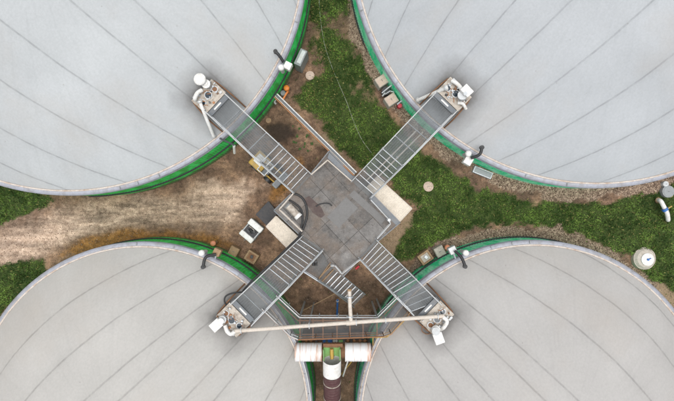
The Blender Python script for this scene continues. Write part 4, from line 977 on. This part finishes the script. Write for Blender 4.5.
MB().box(T(1.25, 0, .45), (.5, 1.45, .6), A6).build('bucket', M['grey'], root, .1)
MB().box(T(1.3, 0, .76), (.34, 1.2, .03), A6).build('bucket_load', M['galv_dark'], root)
for b2 in (-.42, .42): MB().bar(T(.2, b2, 1.1), T(1.05, b2, .6), .1, .16).build('lift_arm', M['yellow'], root)
for a in (-.8, .5):
    for b2 in (-.66, .66):
        w_ = MB().cyl(T(a, b2 - .12, .36), T(a, b2 + .12, .36), .36, n=24).build('wheel', M['black'], root); MB().cyl(T(a, b2 - .13, .36), T(a, b2 + .13, .36), .18, n=16).build('rim', M['yellow'], w_)

# relief valves on the rims
def relief(k, lab, pipe_px, ball, boxp, boxm, bs=.5):
    root = thing('relief_valve', lab, 'valve', P(*ball, 4.0), 'relief valves on the tank rims')
    MB().tube([P(x, y, z_) for (x, y), z_ in zip(pipe_px, (4.95, 4.85, 4.6))], .105, 12, sm=5).build('black_elbow', M['black'], root)
    a = P(*pipe_px[0], 4.95); MB().cyl(a - Vector((0, 0, .15)), a + Vector((0, 0, .06)), .145, n=16).build('mouth', M['black'], root)
    p = P(*ball, 5.0); MB().cyl(p - Vector((0, 0, 1.0)), p, .14, n=14).build('riser', M['galv_pale'], root); MB().dome(p, .21, .16, 18).cyl(p - Vector((0, 0, .08)), p, .21, n=18).build('white_cap', M['white'], root)
    c = P(*boxp, 4.2); t = TANKS[k]; an = math.atan2(c.y - t['C'].y, c.x - t['C'].x)
    MB().box(c, (bs, bs, .5), an).build('valve_box', M[boxm], root, .03)
    MB().bar(c, Vector((t['C'].x + (t['r'] + .25) * math.cos(an), t['C'].y + (t['r'] + .25) * math.sin(an), 3.9)), .1, .1).build('bracket', M['galv'], root)
relief('TL', 'relief valve with black elbow and white cap on the upper left rim', [(275.5, 51.5), (279.5, 56), (283.5, 62)], (281, 67.5), (288, 66.5), 'white')
relief('TR', 'relief valve with black elbow and white box on the upper right rim', [(482, 147.5), (479.5, 154.5), (471, 158)], (468.5, 153.5), (467.5, 161), 'white', .55)
relief('BR', 'relief valve with black elbow and grey box on the lower right rim', [(465.2, 266.5), (461.5, 257.5), (455, 251)], (466, 253), (452, 250), 'galv_pale')
relief('BL', 'relief valve with black elbow and tan box on the lower left rim', [(203, 267), (206, 257), (216, 254.5)], (201.5, 253), (217.5, 252), 'tan')
# grey cabinet on the upper left tank and grille at the upper right one
root = thing('wall_cabinet', 'grey metal cabinet fixed outside the upper left tank wall', 'cabinet', G(301, 57, 1.2))
c = P(300.5, 57, 1.9); an = math.radians(-25); MB().box((c.x, c.y, .95), (.55, 1.25, 1.8), an).build('housing', M['grey'], root, .03)
MB().box((c.x + .05, c.y, 1.88), (.3, 1.0, .04), an).build('top_lid', M['galv_pale'], root, .01)
root = thing('window_grille', 'glazed grey light-well cover on gravel by the upper right tank', 'cover', G(482, 172, .2))
c = G(483, 172.5, .3); MB().box((c.x, c.y, c.z + .15), (1.45, .5, .3), math.radians(-22)).build('frame', M['galv'], root, .02); MB().box((c.x, c.y, c.z + .31), (1.3, .36, .02), math.radians(-22)).build('grille', M['grey'], root)
for i in range(1): MB().bar(P(478, 167.5, 2.3), P(493, 173.5, 2.3), .05, .05).build('bar', M['galv_pale'], root)

# well, disc and white pipe at the right
g_ = G(645, 258.5, .25); root = thing('concrete_well', 'round tan concrete well with white lid on the lawn', 'well', g_)
MB().cyl(g_ - Vector((0, 0, .2)), g_ + Vector((0, 0, .22)), .82, .8, n=48).build('ring', M['plate'], root, .03)
MB().cyl(g_ + Vector((0, 0, .22)), g_ + Vector((0, 0, .36)), .76, .62, n=40).build('cone_top', M['stone'], root)
o = MB().cyl(g_ + Vector((.08, -.05, .36)), g_ + Vector((.08, -.05, .43)), .45, n=36).build('lid', M['white'], root, .01)
MB().cyl(g_ + Vector((.08, -.05, .43)), g_ + Vector((.08, -.05, .5)), .08, n=12).bar(g_ + Vector((.08, -.05, .48)), g_ + Vector((.28, .05, .48)), .05, .05).build('lid_handle', M['blue'], o)
root = thing('bent_pipe', 'bent white pipe with yellow lever standing on the lawn', 'pipe', G(664, 208, .5))
zz = G(664, 208).z
MB().tube([P(658.5, 200, zz + .35), P(661, 201.5, zz + .7), P(664, 207, zz + .75), P(667, 213, zz + .7), P(668, 219, zz + .3), P(668, 220, zz)], .14, 12, sm=6).build('tube', M['white'], root)
MB().cyl(P(657.5, 201, zz + .1), P(658.5, 200, zz + .42), .17, n=14).build('end_flange', M['tan'], root)
p = P(665, 209.5, zz + .76); MB().cyl(p + Vector((-.05, .06, 0)), p + Vector((.05, -.06, 0)), .2, n=16).build('collar', M['blue'], root)
MB().bar(P(667, 209, zz + .85), P(672, 206, zz + .95), .06, .05).build('lever', M['yellow'], root)
disc(668.5, 191.5, .42, 'grey', 'manhole', 'grey-blue round cover at the right edge of the lawn', 'manhole', h=.3)
disc(666, 184, .2, 'galv_pale', 'drain_cover', 'small pale round drain cover at the right edge by gravel', 'drain', h=.25)
# pale hose lying across the lawn
pts = [G(x, y) + Vector((0, 0, .06)) for x, y in ((319, -8), (320, 15), (324, 42), (330, 62), (338, 82), (347, 103), (353, 120), (362, 140), (374, 156))]
tag(MB().tube(pts, .022, 6, sm=6).build('garden_hose', M['hose'], None, loc=pts[0]), 'thin pale hose lying across the upper lawn', 'hose')
# downpipe fitting at the rim beside the upper left walkway
root = thing('sampling_pipe', 'white sampling pipe with dark arm at the rim below the upper left walkway', 'pipe', P(234, 152, 0))
MB().tube([P(234, 146, 2.4), P(234.5, 153, 1.4)], .1, 12).build('tube', M['white'], root); MB().bar(P(220, 138.5, 4.1), P(234, 145, 3.0), .12, .12).build('arm', M['galv_dark'], root)
MB().bar(P(234.5, 150, 1.4), P(234.5, 150, 0), .07, .07).build('post', M['galv'], root)
# black hoses by the lower left service box
hose('hose', 'black hoses looping beside the lower left service box', [(243, 292), (233, 293), (226, 296), (224.5, 301), (227, 306), (229, 308)], .055, 'black', [5.4, 5.6, 5.6, 5.6, 5.7, 5.9])
hose('hose', 'black hose running beside the handrail of the lower left walkway', [(301, 235), (291, 244.5), (277, 258), (263, 271), (250, 283), (243, 291)], .07, 'black', [4.9, 5.3, 5.7, 6.0, 6.0, 5.5])
hose('hose', 'black curled hose below the lower right service box', [(428, 324), (423, 326), (422, 331), (427, 334), (433, 332)], .03, 'rust', [5.8, 5.6, 5.5, 5.5, 5.7])
